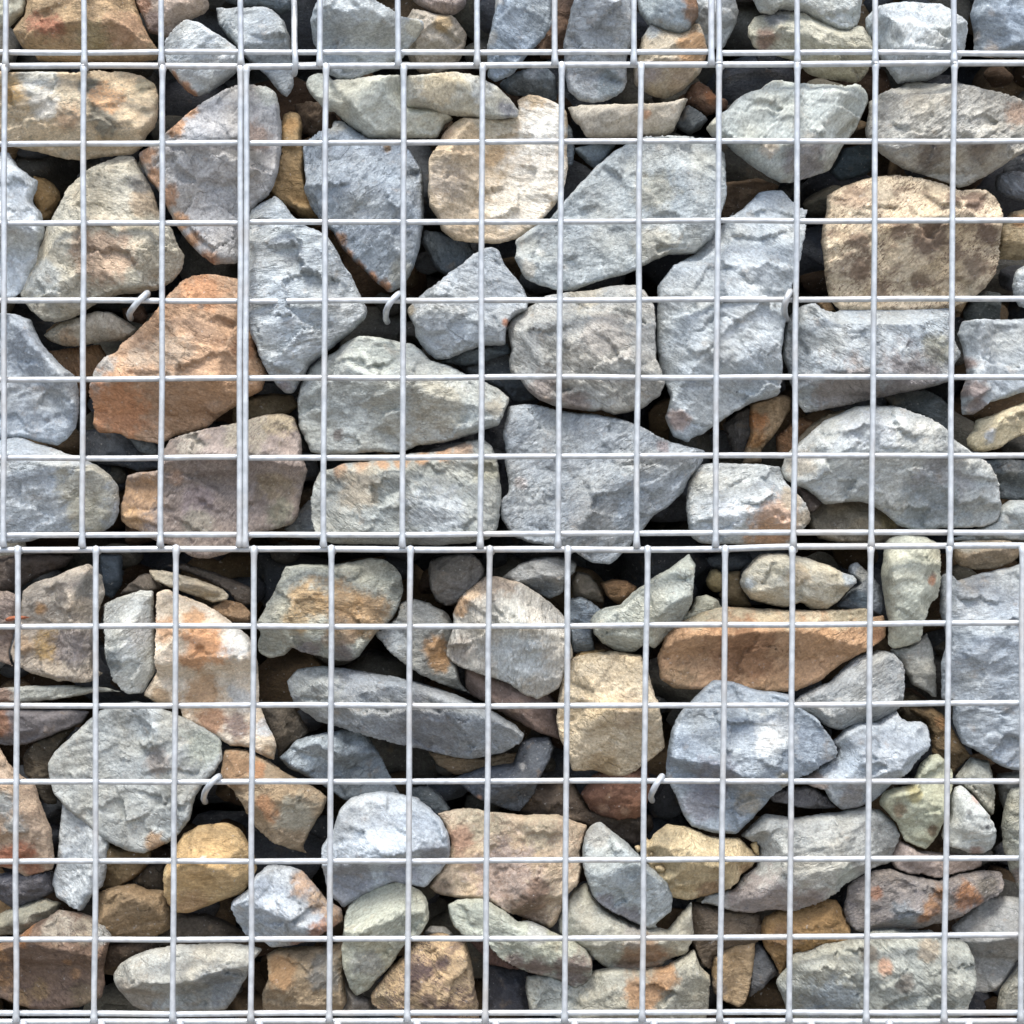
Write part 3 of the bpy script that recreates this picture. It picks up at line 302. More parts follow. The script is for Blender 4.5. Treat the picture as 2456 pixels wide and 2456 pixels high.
small grey beige stone above the left end of the orange brown slab|B1AF9B|0.35|F 0,1600 30,1520 100,1510 160,1540 190,1600 100,1650 0,1690 -60,1710 -60,1640
pale grey triangular stone under the right end of the orange brown slab|AEAEAD|0.35|I 560,80 700,-10 800,-50 F 950,1870 1080,1830 1180,1850 1230,1920 I 1220,70 1190,130 1080,180 900,215 850,235 780,210 700,150||I 620,120,1200,60,.5
grey wedge pointing down between the olive stone and the huge blue grey stone|96958F|0.6|F 1150,1830 1260,1800 1335,1760 1370,1730 1400,1800 1420,1932 I 1430,40 1400,40 1370,10 1290,-30
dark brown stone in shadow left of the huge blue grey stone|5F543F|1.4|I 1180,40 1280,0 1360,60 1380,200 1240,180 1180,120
large rough blue grey rock with a white patch, bottom row right of centre|98A0AA|0|O 1345,1282 1380,1285 1430,1300 1490,1310 1500,1325 I 640,100 720,150 800,250 850,340 830,390 750,430 680,480 600,510 520,560 480,600 420,680 350,750 270,830 180,830 100,820 20,790 O 1305,1560 1290,1540 1275,1500 1255,1465 1258,1420 1265,1380 1285,1340 1310,1315|I 480,210,105,E4E2DE I 420,280,70,E4E2DE I 330,650,80,A49A86 I 120,500,130,847F87 I 60,640,110,85828A I 520,500,50,8E866C|I -100,330,420,510,1.3 I 420,510,850,330,.9|727B88,.4
grey angular stone right of the rough blue grey rock with the white patch|A8ADB4|0.15|I 820,300 880,230 960,185 1080,180 1150,140 1190,110 1210,150 1260,180 1330,175 1370,200 1390,280 1370,350 1310,400 1250,470 1200,500 1120,590 1050,650 960,680 870,690 810,640 770,570 700,560 620,520 700,470 780,420 850,380 850,340|I 720,520,60,857468 I 920,620,90,96908F|I 760,560,1060,470,.9 I 1100,500,1380,330,.8
dark purple stone tucked under the grey angular stone, bottom row right|7C777A|0.6|I 440,610 560,560 700,550 790,610 850,680 750,690 650,685 560,660 480,650|
brown stone in shadow behind, left of the huge blue grey stone's lower tip|7E6845|1|I 1240,100 1400,90 1480,150 1540,260 1620,370 1560,440 1520,500 1480,430 1400,370 1390,250 1350,170|I 1440,180,40,A07340
olive green stone standing on one corner with a dark hollow, right side bottom|A9AA90|0.1|I 1380,370 1430,365 1480,400 1520,470 1510,570 1490,650 1480,730 1440,830 1400,880 1360,920 1300,900 1240,870 1200,780 1120,690 1090,660 1110,590 1180,560 1280,545 1310,470 1330,420|I 1385,800,34,5B4228 I 1200,680,40,7B664C I 1280,590,50,A8A06A|I 1100,650,1420,880,-.3 I 1300,545,1510,545,.6
greenish stone half hidden behind the small pale oval, bottom right|A6A394|0.6|I 1560,460 1620,380 1730,410 1750,480 1760,600 1750,730 1700,700 1640,620 1560,550 1530,500
small pale oval stone with dark pits, bottom right|BDBDB6|0.1|I 1500,620 1530,560 1570,545 1640,610 1700,680 1750,760 1770,850 1750,920 1700,945 1620,945 1560,920 1500,910 1450,850 1460,790 1500,720|I 1690,770,16,5A5A5C I 1590,690,14,6A6A6A I 1640,620,24,B59A8C I 1650,925,40,9B7E6E
tall greenish grey stone at the right edge of the bottom row|A3A191|0.3|I 1820,640 1850,570 2000,540 2000,1200 1910,1170 1850,1050 1810,920 1800,780|I 1880,1080,60,8D7C72|I 1900,1150,1850,560,.6
dull grey stone in shadow at the right edge above the tall greenish one|77756C|0.9|I 1770,480 2000,460 2000,580 1880,620 1830,720 1790,640
pinkish brown thin stone lying under the olive green stone|A39288|0.5|I 1170,910 1200,855 1250,880 1320,920 1400,930 1690,960 1690,1020 1600,1050 1500,1065 1430,1090 1350,1060 1250,1060 1170,1020 1150,960
long purple grey stone with rust stains, lower right|8D837C|0.3|I 910,1130 980,1080 1060,1040 1150,1030 1250,1060 1350,1080 1440,1100 1560,1060 1700,1040 1800,1050 1820,1130 1760,1180 1640,1240 1500,1320 1400,1350 1250,1390 1100,1400 1030,1410 960,1395 900,1340 885,1270 900,1200|I 1360,1220,55,A0703C I 1410,1150,40,A0703C I 1320,1280,35,98683A I 1570,1180,75,A36A30 I 1700,1120,70,6E665A I 1060,1160,40,9A6848 I 1200,1260,70,8A8E92|I 900,1330,1500,1220,.8|6E6870,.3
grey brown stone at the right edge beside the widest stone of the bottom row|8E8B86|0.5|I 1510,1370 1600,1290 1700,1210 1800,1190 2000,1200 2000,1480 1900,1560 1840,1650 1780,1740 1700,1755 1600,1730 1610,1600 1560,1480 1520,1410||I 1500,1390,2000,1400,.9 I 1580,1480,1900,1560,.9
widest pale grey green stone standing on the bottom rails, lower right|A9A99E|0.1|I 600,1520 700,1500 760,1460 900,1440 1000,1410 1040,1380 1150,1370 1300,1385 1400,1390 1440,1430 1560,1440 1600,1460 1630,1530 1635,1620 1620,1710 1590,1800 1580,1860 1500,1900 1300,1900 900,1900 600,1900 550,1840 530,1770 490,1690 520,1640 560,1600 560,1550|I 1090,1550,42,BE8E6C I 1000,1490,50,7E7364 I 1340,1470,60,B5A58C I 1200,1650,60,7E766C I 800,1780,160,A2A8AC|I 600,1620,1280,1800,.7 I 1000,1600,1630,1700,.4
greenish brown stone in the bottom right corner|9E9A8A|0.4|I 1790,1730 1850,1650 1920,1560 2000,1540 2000,1850 1770,1850
ochre brown stone above the left end of the widest grey green stone|A07C45|0.6|I 420,1320 500,1270 650,1240 760,1200 850,1210 890,1290 930,1380 900,1440 780,1470 700,1510 600,1530 560,1560 560,1610 520,1650 480,1570 430,1490 400,1400|I 540,1400,80,8A6A44|I 420,1440,920,1380,.7
small dark grey triangular stone left of the widest grey green stone|626060|1|I 350,1460 400,1450 480,1570 510,1640 430,1710 340,1780 330,1600
upright tan block beside a vertical wire on the bottom rails|AA9068|0.65|I 130,1540 250,1470 380,1450 370,1570 350,1700 320,1810 280,1840 200,1800 130,1750 120,1620|I 160,1700,50,8A7C6C|I 140,1800,150,1470,.8
dull brown plank-like stone in shadow above the upright tan block|71624F|0.9|I 20,1220 200,1260 400,1280 420,1370 390,1460 250,1490 150,1520 120,1620 60,1580 0,1460 -80,1300
long pale grey slab with a pinkish underside, bottom row right|ABA9A2|0.35|I 290,840 370,760 430,710 600,735 750,715 870,700 1000,670 1100,690 1180,760 1220,830 1190,900 1160,1000 1050,1030 980,1080 900,1120 800,1180 720,1230 600,1280 480,1270 350,1290 250,1280 150,1250 60,1230 100,1180 250,1150 300,1080 380,1020 400,900|I 400,1230,200,978882 I 700,1190,90,978882 I 880,1060,80,B0B3A8 I 1120,820,90,7E7E7A|I 200,1200,700,1180,1.2 I 700,1180,1000,1060,1.2 I 940,960,1200,880,.6
flaky yellow cream stone splitting into layers, bottom row centre right|CDB88A|0.2|H 1830,870 1860,820 1932,770 I 0,790 100,840 200,850 280,850 330,900 370,930 400,960 360,1020 290,1070 280,1110 230,1150 100,1190 0,1215 O 1270,1695 1240,1670 1225,1640 1205,1600 1215,1570|I 130,1180,90,A5845E I 310,1040,40,A08058|I 0,1130,290,1110,1.2 I -100,980,400,1000,.8|A88C5C,.35
small yellow flake on the right end of the flaky cream stone|C5AC74|0.15|I 340,890 385,865 402,930 400,965 360,930
long dark grey slab sloping down to the right, bottom row left of centre|8F9296|0.2|O 540,1285 560,1262 610,1255 680,1265 740,1275 800,1290 860,1310 920,1335 970,1365 990,1385 985,1400 950,1420 900,1432 860,1430 800,1415 720,1395 650,1375 600,1362 555,1330|O 600,1290,50,A3A39C O 800,1380,70,7A7A7E|O 540,1320,980,1395,.6
blue black stone with a pale crest, under the long dark grey slab|757D85|0.35|O 525,1430 560,1395 620,1380 680,1375 700,1395 725,1440 750,1490 760,1505 700,1510 650,1510 620,1490 590,1470 545,1450|O 600,1400,40,A8AEB2 O 680,1390,22,A0A6AA O 570,1420,26,A8AEB2|O 540,1440,640,1405,.9 O 640,1405,740,1440,1.2
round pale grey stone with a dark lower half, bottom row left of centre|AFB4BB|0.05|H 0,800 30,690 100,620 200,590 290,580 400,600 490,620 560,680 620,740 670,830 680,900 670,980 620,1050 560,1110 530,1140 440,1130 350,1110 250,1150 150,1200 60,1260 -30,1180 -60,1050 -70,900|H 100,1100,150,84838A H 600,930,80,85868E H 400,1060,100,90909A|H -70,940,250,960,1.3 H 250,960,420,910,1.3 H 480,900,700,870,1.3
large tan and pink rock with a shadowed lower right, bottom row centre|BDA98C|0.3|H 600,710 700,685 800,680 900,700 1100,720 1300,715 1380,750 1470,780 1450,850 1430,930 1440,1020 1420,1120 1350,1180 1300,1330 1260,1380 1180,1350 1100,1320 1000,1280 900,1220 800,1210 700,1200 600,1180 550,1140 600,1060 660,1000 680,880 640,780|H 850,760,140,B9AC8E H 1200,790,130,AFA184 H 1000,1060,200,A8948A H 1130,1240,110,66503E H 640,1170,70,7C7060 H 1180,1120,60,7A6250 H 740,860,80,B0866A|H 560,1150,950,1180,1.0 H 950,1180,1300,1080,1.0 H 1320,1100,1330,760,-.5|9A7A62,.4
green grey rounded stone left of the spotted brown stone, near the bottom|B2B29E|0.05|H 60,1300 90,1240 170,1180 280,1130 370,1105 450,1130 520,1170 550,1230 555,1320 520,1390 460,1430 400,1490 330,1600 250,1680 200,1740 130,1770 90,1720 70,1650 45,1580 50,1480 60,1420|H 450,1310,60,8E9284 H 200,1560,90,9D9A90|H 80,1400,420,1250,.6 H 90,1730,440,1470,.8
tan stone with dark purple speckles on the bottom rails|BFA47A|0.15|H 520,1420 600,1400 680,1420 770,1450 790,1530 810,1620 820,1720 840,1800 840,1900 600,1900 300,1860 220,1810 215,1760 280,1670 330,1600 400,1540 460,1450|H 500,1580,70,5C4A4C H 480,1660,50,62504C H 560,1740,50,6C584C H 640,1530,40,75604E H 300,1760,60,B5A078 H 660,1860,80,7A5E58|H 400,1850,420,1500,-.4|5A474A,.75
lens-shaped grey green stone with a purple brown lower right end, near the bottom centre|B3B5A4|0|H 660,1240 720,1205 860,1205 920,1230 1000,1280 1070,1340 1130,1330 1200,1360 1300,1410 1400,1450 1460,1490 1500,1560 1500,1640 1470,1690 1400,1730 1330,1690 1250,1660 1150,1640 1050,1600 950,1530 900,1470 870,1430 750,1420 700,1370 670,1310|H 1380,1610,120,755F58 H 1180,1600,80,7A625A H 1040,1550,60,85706A H 1180,1370,60,B0AEA8|H 700,1330,1100,1420,.5 H 960,1510,1500,1560,1.4
elongated pale grey stone slanting down right, lower centre|A8ADAE|0|H 1440,900 1460,820 1500,770 1550,760 1600,800 1700,880 1780,960 1860,1040 1932,1110 O 1270,1690 1268,1720 1235,1745 H 1880,1370 1820,1380 1750,1350 1650,1300 1560,1250 1500,1190 1460,1090 1440,1000|H 1520,830,70,B0AA9E H 1700,1310,90,7A757A H 1560,1220,60,858086|H 1440,980,1932,1020,.5 H 1500,1180,1900,1360,1.2
beige lower stone with a brown patch under the elongated pale stone|A9A492|0.4|H 1390,1150 1470,1110 1500,1200 1600,1280 1760,1360 1850,1370 1932,1380 O 1305,1700 1310,1760 1295,1800 H 1932,1560 1900,1600 1780,1620 1640,1630 1560,1600 1490,1530 1420,1470 1300,1400 1300,1330 1340,1230|H 1800,1500,120,8E6C4C H 1720,1400,60,A2998E H 1700,1580,70,7E6450|H 1480,1600,1475,1200,-.6 H 1620,1440,1932,1420,.8
grey beige slab with an orange end on the bottom rails, centre|A9A594|0.25|H 1115,1650 1250,1640 1400,1700 1500,1620 1600,1600 1800,1610 1932,1590 O 1310,1790 1320,1820 1340,1840 1338,1900 1330,1932 H 1800,1900 1400,1900 1140,1860 1110,1750|H 1790,1720,110,BC8C58 O 1250,1835,22,BF8E58 H 1300,1780,130,9FA19A
dark reddish brown stone in the lower centre, left of the last tie hook|785440|0.8|H 1430,600 1500,480 1600,450 1700,450 1820,430 1840,560 1810,680 1760,740 1650,750 1550,730 1480,690|H 1560,670,30,A07C60 H 1680,680,30,A07C60
upright cream yellow block with wavy cracks, bottom row centre|CDBC9C|0.1|O 1062,1260 1080,1240 1110,1232 1160,1228 1210,1235 1225,1270 1238,1320 H 1880,50 1900,150 1920,330 1870,380 1800,430 1750,470 1680,500 1600,495 1500,460 1430,470 1380,470 1360,380 1310,280 1290,180 1300,60|H 1560,430,90,A58C62 H 1700,100,90,B8A283|H 1310,130,1900,100,.6 H 1380,400,1900,330,.9|A08A62,.45
purple brown slab running behind toward the cream yellow block|7A6860|0.85|E 760,1880 900,1900 1100,1932 H 1290,60 1320,290 1200,250 1080,190 950,120 850,60 760,0
near black glossy stone in shadow, left of the reddish brown stone|585C64|0.7|H 700,500 870,440 1040,420 1080,300 1150,270 1250,270 1280,330 1250,420 1200,500 1160,600 1080,700 1000,690 920,660 850,640 760,570|H 1095,425,16,C5BFB5 H 845,615,16,C09070|H 880,560,1120,500,.8
olive brown stone tucked under the lower edge of the long dark grey slab|776851|0.85|H 530,330 700,360 860,390 1000,360 1070,360 1060,420 900,480 700,490 600,430
dark grey green stone behind the round pale grey stone|666A6A|0.9|H 430,560 550,550 620,600 680,690 600,730 520,660 440,640
dull grey brown stone in the bottom rails left of the spotted tan stone|787066|0.7|H -20,1640 50,1620 110,1740 210,1780 250,1870 0,1870 -60,1800 -60,1700
small grey stone peeping above the spotted tan stone|9F9A90|0.6|H 510,1410 560,1360 650,1365 710,1430 600,1440
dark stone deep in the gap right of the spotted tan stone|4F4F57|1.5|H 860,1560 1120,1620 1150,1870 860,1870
thin purple brown stone under the left half of the lens-shaped stone|7B5F56|0.75|H 770,1440 880,1420 960,1500 1080,1620 900,1590 850,1520
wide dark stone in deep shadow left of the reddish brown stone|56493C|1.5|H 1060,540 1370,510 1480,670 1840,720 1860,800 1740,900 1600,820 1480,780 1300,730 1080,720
mottled pinkish grey stone at the left edge with yellow stains, bottom row|B5A897|0.1|D 130,1490 200,1440 330,1400 420,1360 520,1330 590,1400 610,1500 560,1650 545,1932 O 195,1270 170,1288 110,1285 55,1270 25,1250 D 60,1850 120,1600|D 280,1800,90,A8863E D 240,1600,38,AA7C3A D 150,1800,60,B0906A D 420,1800,110,8A8080 D 540,1450,80,7E7B74|D 500,1932,440,1430,-1.2|8A7C70,.5
pinkish brown stone at the left edge with a rusty leaf on it|9A887B|0.2|D -60,1490 50,1490 115,1520 100,1640 80,1760 50,1850 70,1932 O 25,1255 0,1250 -25,1240 D -60,1932||D -60,1680,120,1650,.8|6E5A54,.4
thin dry rusty leaf stuck on a stone at the left edge|B5653A|-0.75|D 20,1655 70,1630 190,1640 150,1655 40,1668
whitish grey stone left of the orange patched stone, bottom row left|C8C8C2|0.15|D 595,1570 680,1530 760,1500 830,1485 890,1490 O 293,1200 293,1270 270,1308 240,1310 215,1280 200,1220|D 680,1870,70,7E8484 D 820,1750,80,CBC9C6|D 700,1830,890,1750,.4
large white and orange stone with an orange square patch, bottom row left|D6C6AE|0.1|D 905,1500 960,1480 1030,1510 1150,1550 1250,1600 1340,1670 1440,1750 1480,1840 1500,1932 G 1500,60 1530,150 1595,290 1600,330 1590,410 1500,370 1440,330 1330,320 1240,260 1150,210 1060,160 1040,100 900,70 830,30 O 275,1300 295,1270 296,1200|D 1200,1780,110,CB8E54 D 1150,1650,60,C39058 D 1270,1800,90,C98E56 D 970,1700,70,C6966A D 1400,1770,90,C6C4C0 D 1150,1880,70,C08A56 G 1180,30,110,B8905F G 1400,40,80,C4C2BE G 1240,170,90,A07048 G 1380,210,80,7A6662 G 1540,210,50,C8CCD0 G 930,40,60,8E7450 G 1560,360,50,86765C|D 1080,1860,1350,1860,1.2 G 1030,110,1500,100,1.2|A9825A,.3
thin tan slab above the orange patched stone|A59A84|0.35|D 860,1370 960,1370 1080,1400 1200,1440 1290,1480 1330,1520 1310,1550 1230,1560 1150,1530 1060,1500 960,1465 890,1430||D 900,1440,1250,1470,.8
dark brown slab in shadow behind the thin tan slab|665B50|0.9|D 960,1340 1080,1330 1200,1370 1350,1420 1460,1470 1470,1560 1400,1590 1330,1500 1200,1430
brown and orange stone end right of the thin tan slab|8E7252|0.7|D 1200,1590 1300,1540 1400,1560 1460,1620 1450,1690 1360,1690 1280,1640
dull brown stone behind the whitish grey stone and the thin tan slab|766A5C|0.8|D 690,1510 800,1400 880,1380 950,1470 880,1500 780,1500
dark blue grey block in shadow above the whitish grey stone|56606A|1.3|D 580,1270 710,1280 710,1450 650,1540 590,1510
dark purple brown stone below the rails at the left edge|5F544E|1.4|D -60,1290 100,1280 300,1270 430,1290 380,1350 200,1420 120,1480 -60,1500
grey stone with ochre patches and a purple underside, bottom row upper left|ABAB9E|0.1|D 1500,1650 1560,1540 1620,1430 1650,1345 1780,1335 1932,1340 E 100,1320 200,1300 290,1305 350,1340 390,1400 405,1480 390,1560 350,1640 300,1690 240,1740 200,1800 150,1870 100,1900 30,1900 D 1900,1880 1800,1860 1700,1820 1640,1870 1560,1880 1500,1850 1490,1780 1510,1730 1480,1690|D 1800,1540,120,B08C54 E 60,1560,120,AE8852 E 200,1620,120,B08A56 E 60,1720,100,9F8260 D 1740,1640,70,A58858 D 1780,1840,90,7E7274 E 60,1850,70,7A7070 E 370,1480,50,74756C|E -442,1740,200,1790,.9 E 300,1330,350,1640,-.7|85806E,.35
rounded dark brown grey stone just below the rails, left of centre|76716C|0.65|E 545,1370 560,1320 640,1280 800,1275 850,1310 880,1380 840,1450 780,1500 720,1560 660,1585 590,1550 560,1480
grey stone with an ochre lower end left of the large white rounded stone|93918A|0.5|E 380,1560 450,1530 560,1560 660,1620 700,1700 700,1770 680,1850 720,1932 O 870,1290 895,1312 840,1295 780,1265 E 330,1850 270,1780 220,1720 300,1690 370,1640|E 590,1820,70,A87C42 E 620,1900,60,A87C42 E 350,1770,90,9EA2A6|E 370,1700,700,1700,-.5
large white rounded stone with an orange upper left, bottom row centre|C0BAB0|0.05|E 690,1700 690,1620 720,1540 780,1480 880,1405 960,1405 1080,1440 1180,1500 1260,1560 1320,1620 1380,1690 1370,1760 1390,1870 O 1065,1270 1055,1300 1015,1320 985,1310 960,1290 930,1280 E 730,1932 680,1900 650,1860 660,1790|E 730,1570,60,C29560 E 800,1490,60,B99A74 E 960,1440,120,B5A088 E 1080,1850,160,C9CCCC E 740,1830,80,A89C90 E 1000,1620,120,C8C4B8|E 660,1720,1380,1680,.5
pointed grey stone just below the rails, right of the white rounded stone|908E8B|0.55|E 960,1420 1080,1330 1180,1295 1280,1290 1350,1295 1410,1330 1400,1380 1340,1440 1330,1500 1250,1540 1180,1500 1080,1450|E 1200,1480,80,62666A E 1250,1350,70,A9A6A2|E 1060,1420,1340,1400,1.0
small dark blue stone right of the white rounded stone|7B848D|0.65|E 1350,1540 1440,1520 1500,1560 1580,1620 1510,1680 1500,1740 1520,1840 1440,1860 1380,1850 1350,1700
pale green grey stone rising to a point on the right, below the rails|B4B6AA|0.1|E 1480,1660 1520,1610 1590,1580 1660,1570 1730,1500 1800,1450 1870,1400 1932,1370 O 1300,1043 1313,1065 1308,1100 1305,1140 1290,1170 1260,1200 1235,1225 E 1800,1800 1740,1850 1650,1840 1560,1800 1510,1740||E 1520,1700,1932,1640,.5
small rusty brown stone in the rubble above the pale green grey stone|8C6A42|0.95|E 1540,1440 1620,1420 1700,1430 1760,1470 1700,1570 1640,1570 1580,1520
small dull brown stone in the rubble right of the pointed grey stone|6B6254|0.95|E 1370,1440 1400,1370 1480,1390 1550,1480 1570,1560 1480,1550 1390,1530
ochre crumb lying under the dark blue stone|A88A54|0.6|E 1380,1880 1430,1840 1510,1830 1580,1830 1520,1890 1400,1905
broad blue grey rock reaching below the lower rails, centre|A6AAAF|0.05|E 1010,420 1100,405 1200,415 1290,440 1400,460 1520,465 1620,485 1700,500 1790,540 1850,580 1932,620 O 1330,850 1325,875 1300,905 1290,930 1255,960 E 1850,1060 1800,1130 1740,1200 1690,1260 1640,1310 1600,1340 1480,1325 1420,1280 1350,1240 1250,1230 1130,1210 1050,1180 1000,1120 965,1060 965,970 1015,920 1010,840 990,740 1000,680 980,580 1000,480|E 1085,865,38,BFB3AE E 1900,660,40,9A8C8C E 1500,1100,150,9B9A98|E 1100,1000,1800,650,.45 E 1790,1130,1932,850,-.3 E 1450,1240,1900,1000,.5
purple grey stone with a rusty left end at the left edge, bottom row|716A6A|0.45|G -60,110 100,110 400,110 520,120 480,190 350,240 200,300 100,320 0,315 -60,300|G 10,190,80,8E6040
thin pale slab at the left edge, above the purple grey stone|AEACA0|0.3|O -20,1300 60,1293 130,1292 200,1297 230,1305 G 560,10 450,35 300,55 180,70 60,65 -60,80|G 30,30,60,85614A
big grey faceted boulder left of the lower left tie hook|A6A7A4|0.05|G 275,420 330,340 450,230 560,130 650,80 780,60 900,90 1000,130 1100,170 1230,240 1280,280 1290,400 1250,470 1180,540 1130,620 1100,750 1040,830 980,880 900,920 830,945 740,930 650,890 560,830 480,760 380,680 310,600 280,500|G 1170,320,110,A8AB9C G 900,880,60,A07C50 G 840,160,120,AEB2B4 G 920,420,90,A0958C|G 300,590,740,810,1.0 G 740,810,1030,720,1.0 G 700,560,560,130,.4 G 1120,420,1030,160,-.7
tan stone at the left edge with a red orange lower part, bottom row|B39C82|0.2|G -60,300 0,330 60,430 120,490 200,540 250,680 300,800 315,950 310,1040 220,1060 150,1080 80,1040 -60,1010|G 150,930,80,AC6540 G 50,960,80,AC6540 G 200,1020,60,9E6848 G 60,620,80,A8AAA6 G 130,760,60,A8AAA6 G 10,800,40,B4704A|G 0,880,310,880,.9 G 20,700,250,700,.4|8C6E58,.3
dark olive stone in shadow between the tan stone and the faceted boulder|544C3E|0.9|G 130,380 200,290 330,240 440,210 340,340 300,430 320,540 330,660 270,660 200,540 140,480
narrow pale grey shard pointing down under the faceted boulder|AFB2B5|0.3|G 360,650 450,700 560,780 640,850 620,1030 600,1130 540,1180 480,1275 420,1260 330,1200 300,1110 330,1000 340,850|G 450,1120,80,C6C8CA|G 380,1010,600,1010,-.5 G 560,1150,630,850,-.8
olive brown wedge in shadow under the faceted boulder|6E5C3C|0.85|G 580,850 720,900 880,920 870,1010 780,1090 700,1140 570,1160 600,1040
yellow ochre rounded stone with a white chip, bottom row left|C2A26A|0.1|G 1060,830 1150,780 1250,770 1330,765 1400,810 1440,880 1480,960 1490,1040 1440,1130 1400,1180 1250,1230 1100,1290 1020,1290 970,1240 945,1150 950,1030 990,960 1030,880|G 1205,940,16,E8E4DC G 1120,1230,90,AA8658 G 960,1040,30,C8B078|G 950,1010,1480,1000,.7|A5834C,.4
brown pointed stone left of the yellow ochre stone|8E7653|0.5|G 560,1170 680,1130 770,1115 860,1150 950,1155 990,1280 990,1380 900,1430 750,1450 650,1430 580,1380 550,1300||G 600,1200,950,1190,.6
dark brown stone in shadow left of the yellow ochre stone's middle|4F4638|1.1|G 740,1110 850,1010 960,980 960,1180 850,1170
brown stone with an orange stripe, right of the lower left tie hook|9C886A|0.3|G 1300,340 1380,330 1450,350 1540,390 1640,470 1750,520 1840,570 1900,620 1880,680 1830,760 1790,830 1760,900 1780,945 1680,920 1570,870 1500,810 1450,720 1400,620 1320,540 1280,470|G 1560,620,50,B07C4C G 1600,700,50,B07C4C G 1380,440,100,8E6C48 G 1500,450,50,B07C4C G 1720,700,110,A29C88|G 1480,800,1900,720,.8 G 1600,480,1900,600,-.3
jagged pale blue grey stone with orange flanks, bottom row left|B2B7BF|0.05|G 1480,1070 1550,1010 1650,1010 1750,1040 1830,1130 1900,1220 1980,1260 1992,1340 1932,1370 1850,1420 1700,1480 1570,1490 1500,1440 1420,1420 1370,1330 1335,1240 1350,1210 1440,1150|G 1780,1110,75,B48E68 G 1850,1200,60,B39068 G 1900,1380,90,A0683C G 1750,1450,60,9A6840 G 1940,1290,60,B08A60 G 1560,1150,90,C4C8CE|G 1480,1200,1800,1330,.8 G 1560,1420,1932,1290,1.0|7C8490,.35
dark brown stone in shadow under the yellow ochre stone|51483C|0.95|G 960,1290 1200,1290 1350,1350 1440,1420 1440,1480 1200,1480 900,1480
beige stone in half shadow at the left edge, bottom row lower part|8F8A76|0.6|G -60,1310 100,1250 250,1200 360,1230 300,1330 150,1410 0,1420 -60,1410
dark purple grey stone at the left edge under the red orange one|67646A|0.7|G -60,1040 0,1060 100,1040 310,1040 330,1160 220,1220 80,1270 0,1220
dark brown rock with orange rims and a pale top, bottom left corner|7D6654|0.1|G 120,1410 200,1350 280,1310 340,1265 420,1280 520,1300 600,1350 650,1420 630,1490 600,1600 610,1700 590,1780 480,1830 350,1850 200,1850 100,1820 -60,1760 -60,1480 70,1440|G 180,1380,50,B87C40 G 380,1340,90,ADA390 G 520,1370,80,A59A82 G 600,1400,50,A8A69E G 30,1500,50,B08450 G 20,1660,60,A57C4C G 410,1560,30,A57C50 G 440,1640,30,A57C50 G 230,1740,60,94784C G 500,1750,80,6E6048 G 120,1780,50,96784C|G 0,1440,640,1440,1.0|5A4840,.5
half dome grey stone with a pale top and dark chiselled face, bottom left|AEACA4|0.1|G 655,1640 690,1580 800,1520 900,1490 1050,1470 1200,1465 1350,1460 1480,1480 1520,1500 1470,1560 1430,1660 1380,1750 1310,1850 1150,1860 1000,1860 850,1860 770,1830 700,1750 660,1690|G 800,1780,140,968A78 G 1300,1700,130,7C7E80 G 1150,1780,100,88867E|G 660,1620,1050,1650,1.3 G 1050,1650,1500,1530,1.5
tan and grey stone on the bottom rails between half dome and green grey stones|A5906F|0.5|G 1540,1530 1600,1490 1750,1480 1880,1480 1932,1470 O 655,1770 650,1830 655,1890 G 1980,1860 1520,1860 1520,1740 1560,1650|G 1640,1600,90,A57C4A G 1900,1600,100,85827A
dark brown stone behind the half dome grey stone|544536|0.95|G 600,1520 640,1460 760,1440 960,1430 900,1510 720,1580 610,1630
dull brown stone between the grey ochre stone and the jagged shard, left of centre|6C6254|0.95|G 1500,90 1700,90 1800,240 1720,300 1620,400 1590,280
tiny tan crumb beside the top of the flaky cream stone|CBB284|0.1|H 1740,900 1775,893 1785,925 1760,945
small cream crumb on the left flank of the flaky cream stone|CDB584|0.05|H 1820,930 1850,925 1862,955 1838,970
rounded cream crumb lying below the others on the flaky cream stone|CFB888|0.05|H 1850,1010 1900,1000 1932,1030 1910,1065 1870,1050
"""
# ------------------------------------------------------------------ stones
def parse_poly(s):
    t = 'O'; out = []
    for w in s.split():
        if w in 'ABCDEFGHIO' and len(w) == 1: t = w
        else:
            x, y = w.split(','); out.append(to_px(t, float(x), float(y)))
    return np.array(out)

def area(p):
    x, y = p[:, 0], p[:, 1]; return 0.5 * np.sum(x * np.roll(y, -1) - y * np.roll(x, -1))

def resample(p, ds):
    q = np.vstack([p, p[:1]]); seg = np.linalg.norm(np.diff(q, axis=0), axis=1); s = np.concatenate([[0], np.cumsum(seg)])
    n = max(12, int(s[-1] / ds)); t = np.linspace(0, s[-1], n, endpoint=False)
    return np.stack([np.interp(t, s, q[:, 0]), np.interp(t, s, q[:, 1])], 1)

def inside(pt, poly):
    x, y = pt[:, 0], pt[:, 1]; r = np.zeros(len(pt), bool); j = len(poly) - 1
    for i in range(len(poly)):
        xi, yi = poly[i]; xj, yj = poly[j]
        c = ((yi > y) != (yj > y)) & (x < (xj - xi) * (y - yi) / (yj - yi + 1e-12) + xi)
        r ^= c; j = i
    return r

def edge_dist(pt, poly):
    a = poly; b = np.roll(poly, -1, axis=0); d = np.full(len(pt), 1e9)
    for i in range(len(a)):
        ab = b[i] - a[i]; L = ab @ ab + 1e-12
        t = np.clip(((pt - a[i]) @ ab) / L, 0, 1)
        q = a[i] + t[:, None] * ab - pt; d = np.minimum(d, np.einsum('ij,ij->i', q, q))
    return np.sqrt(d)

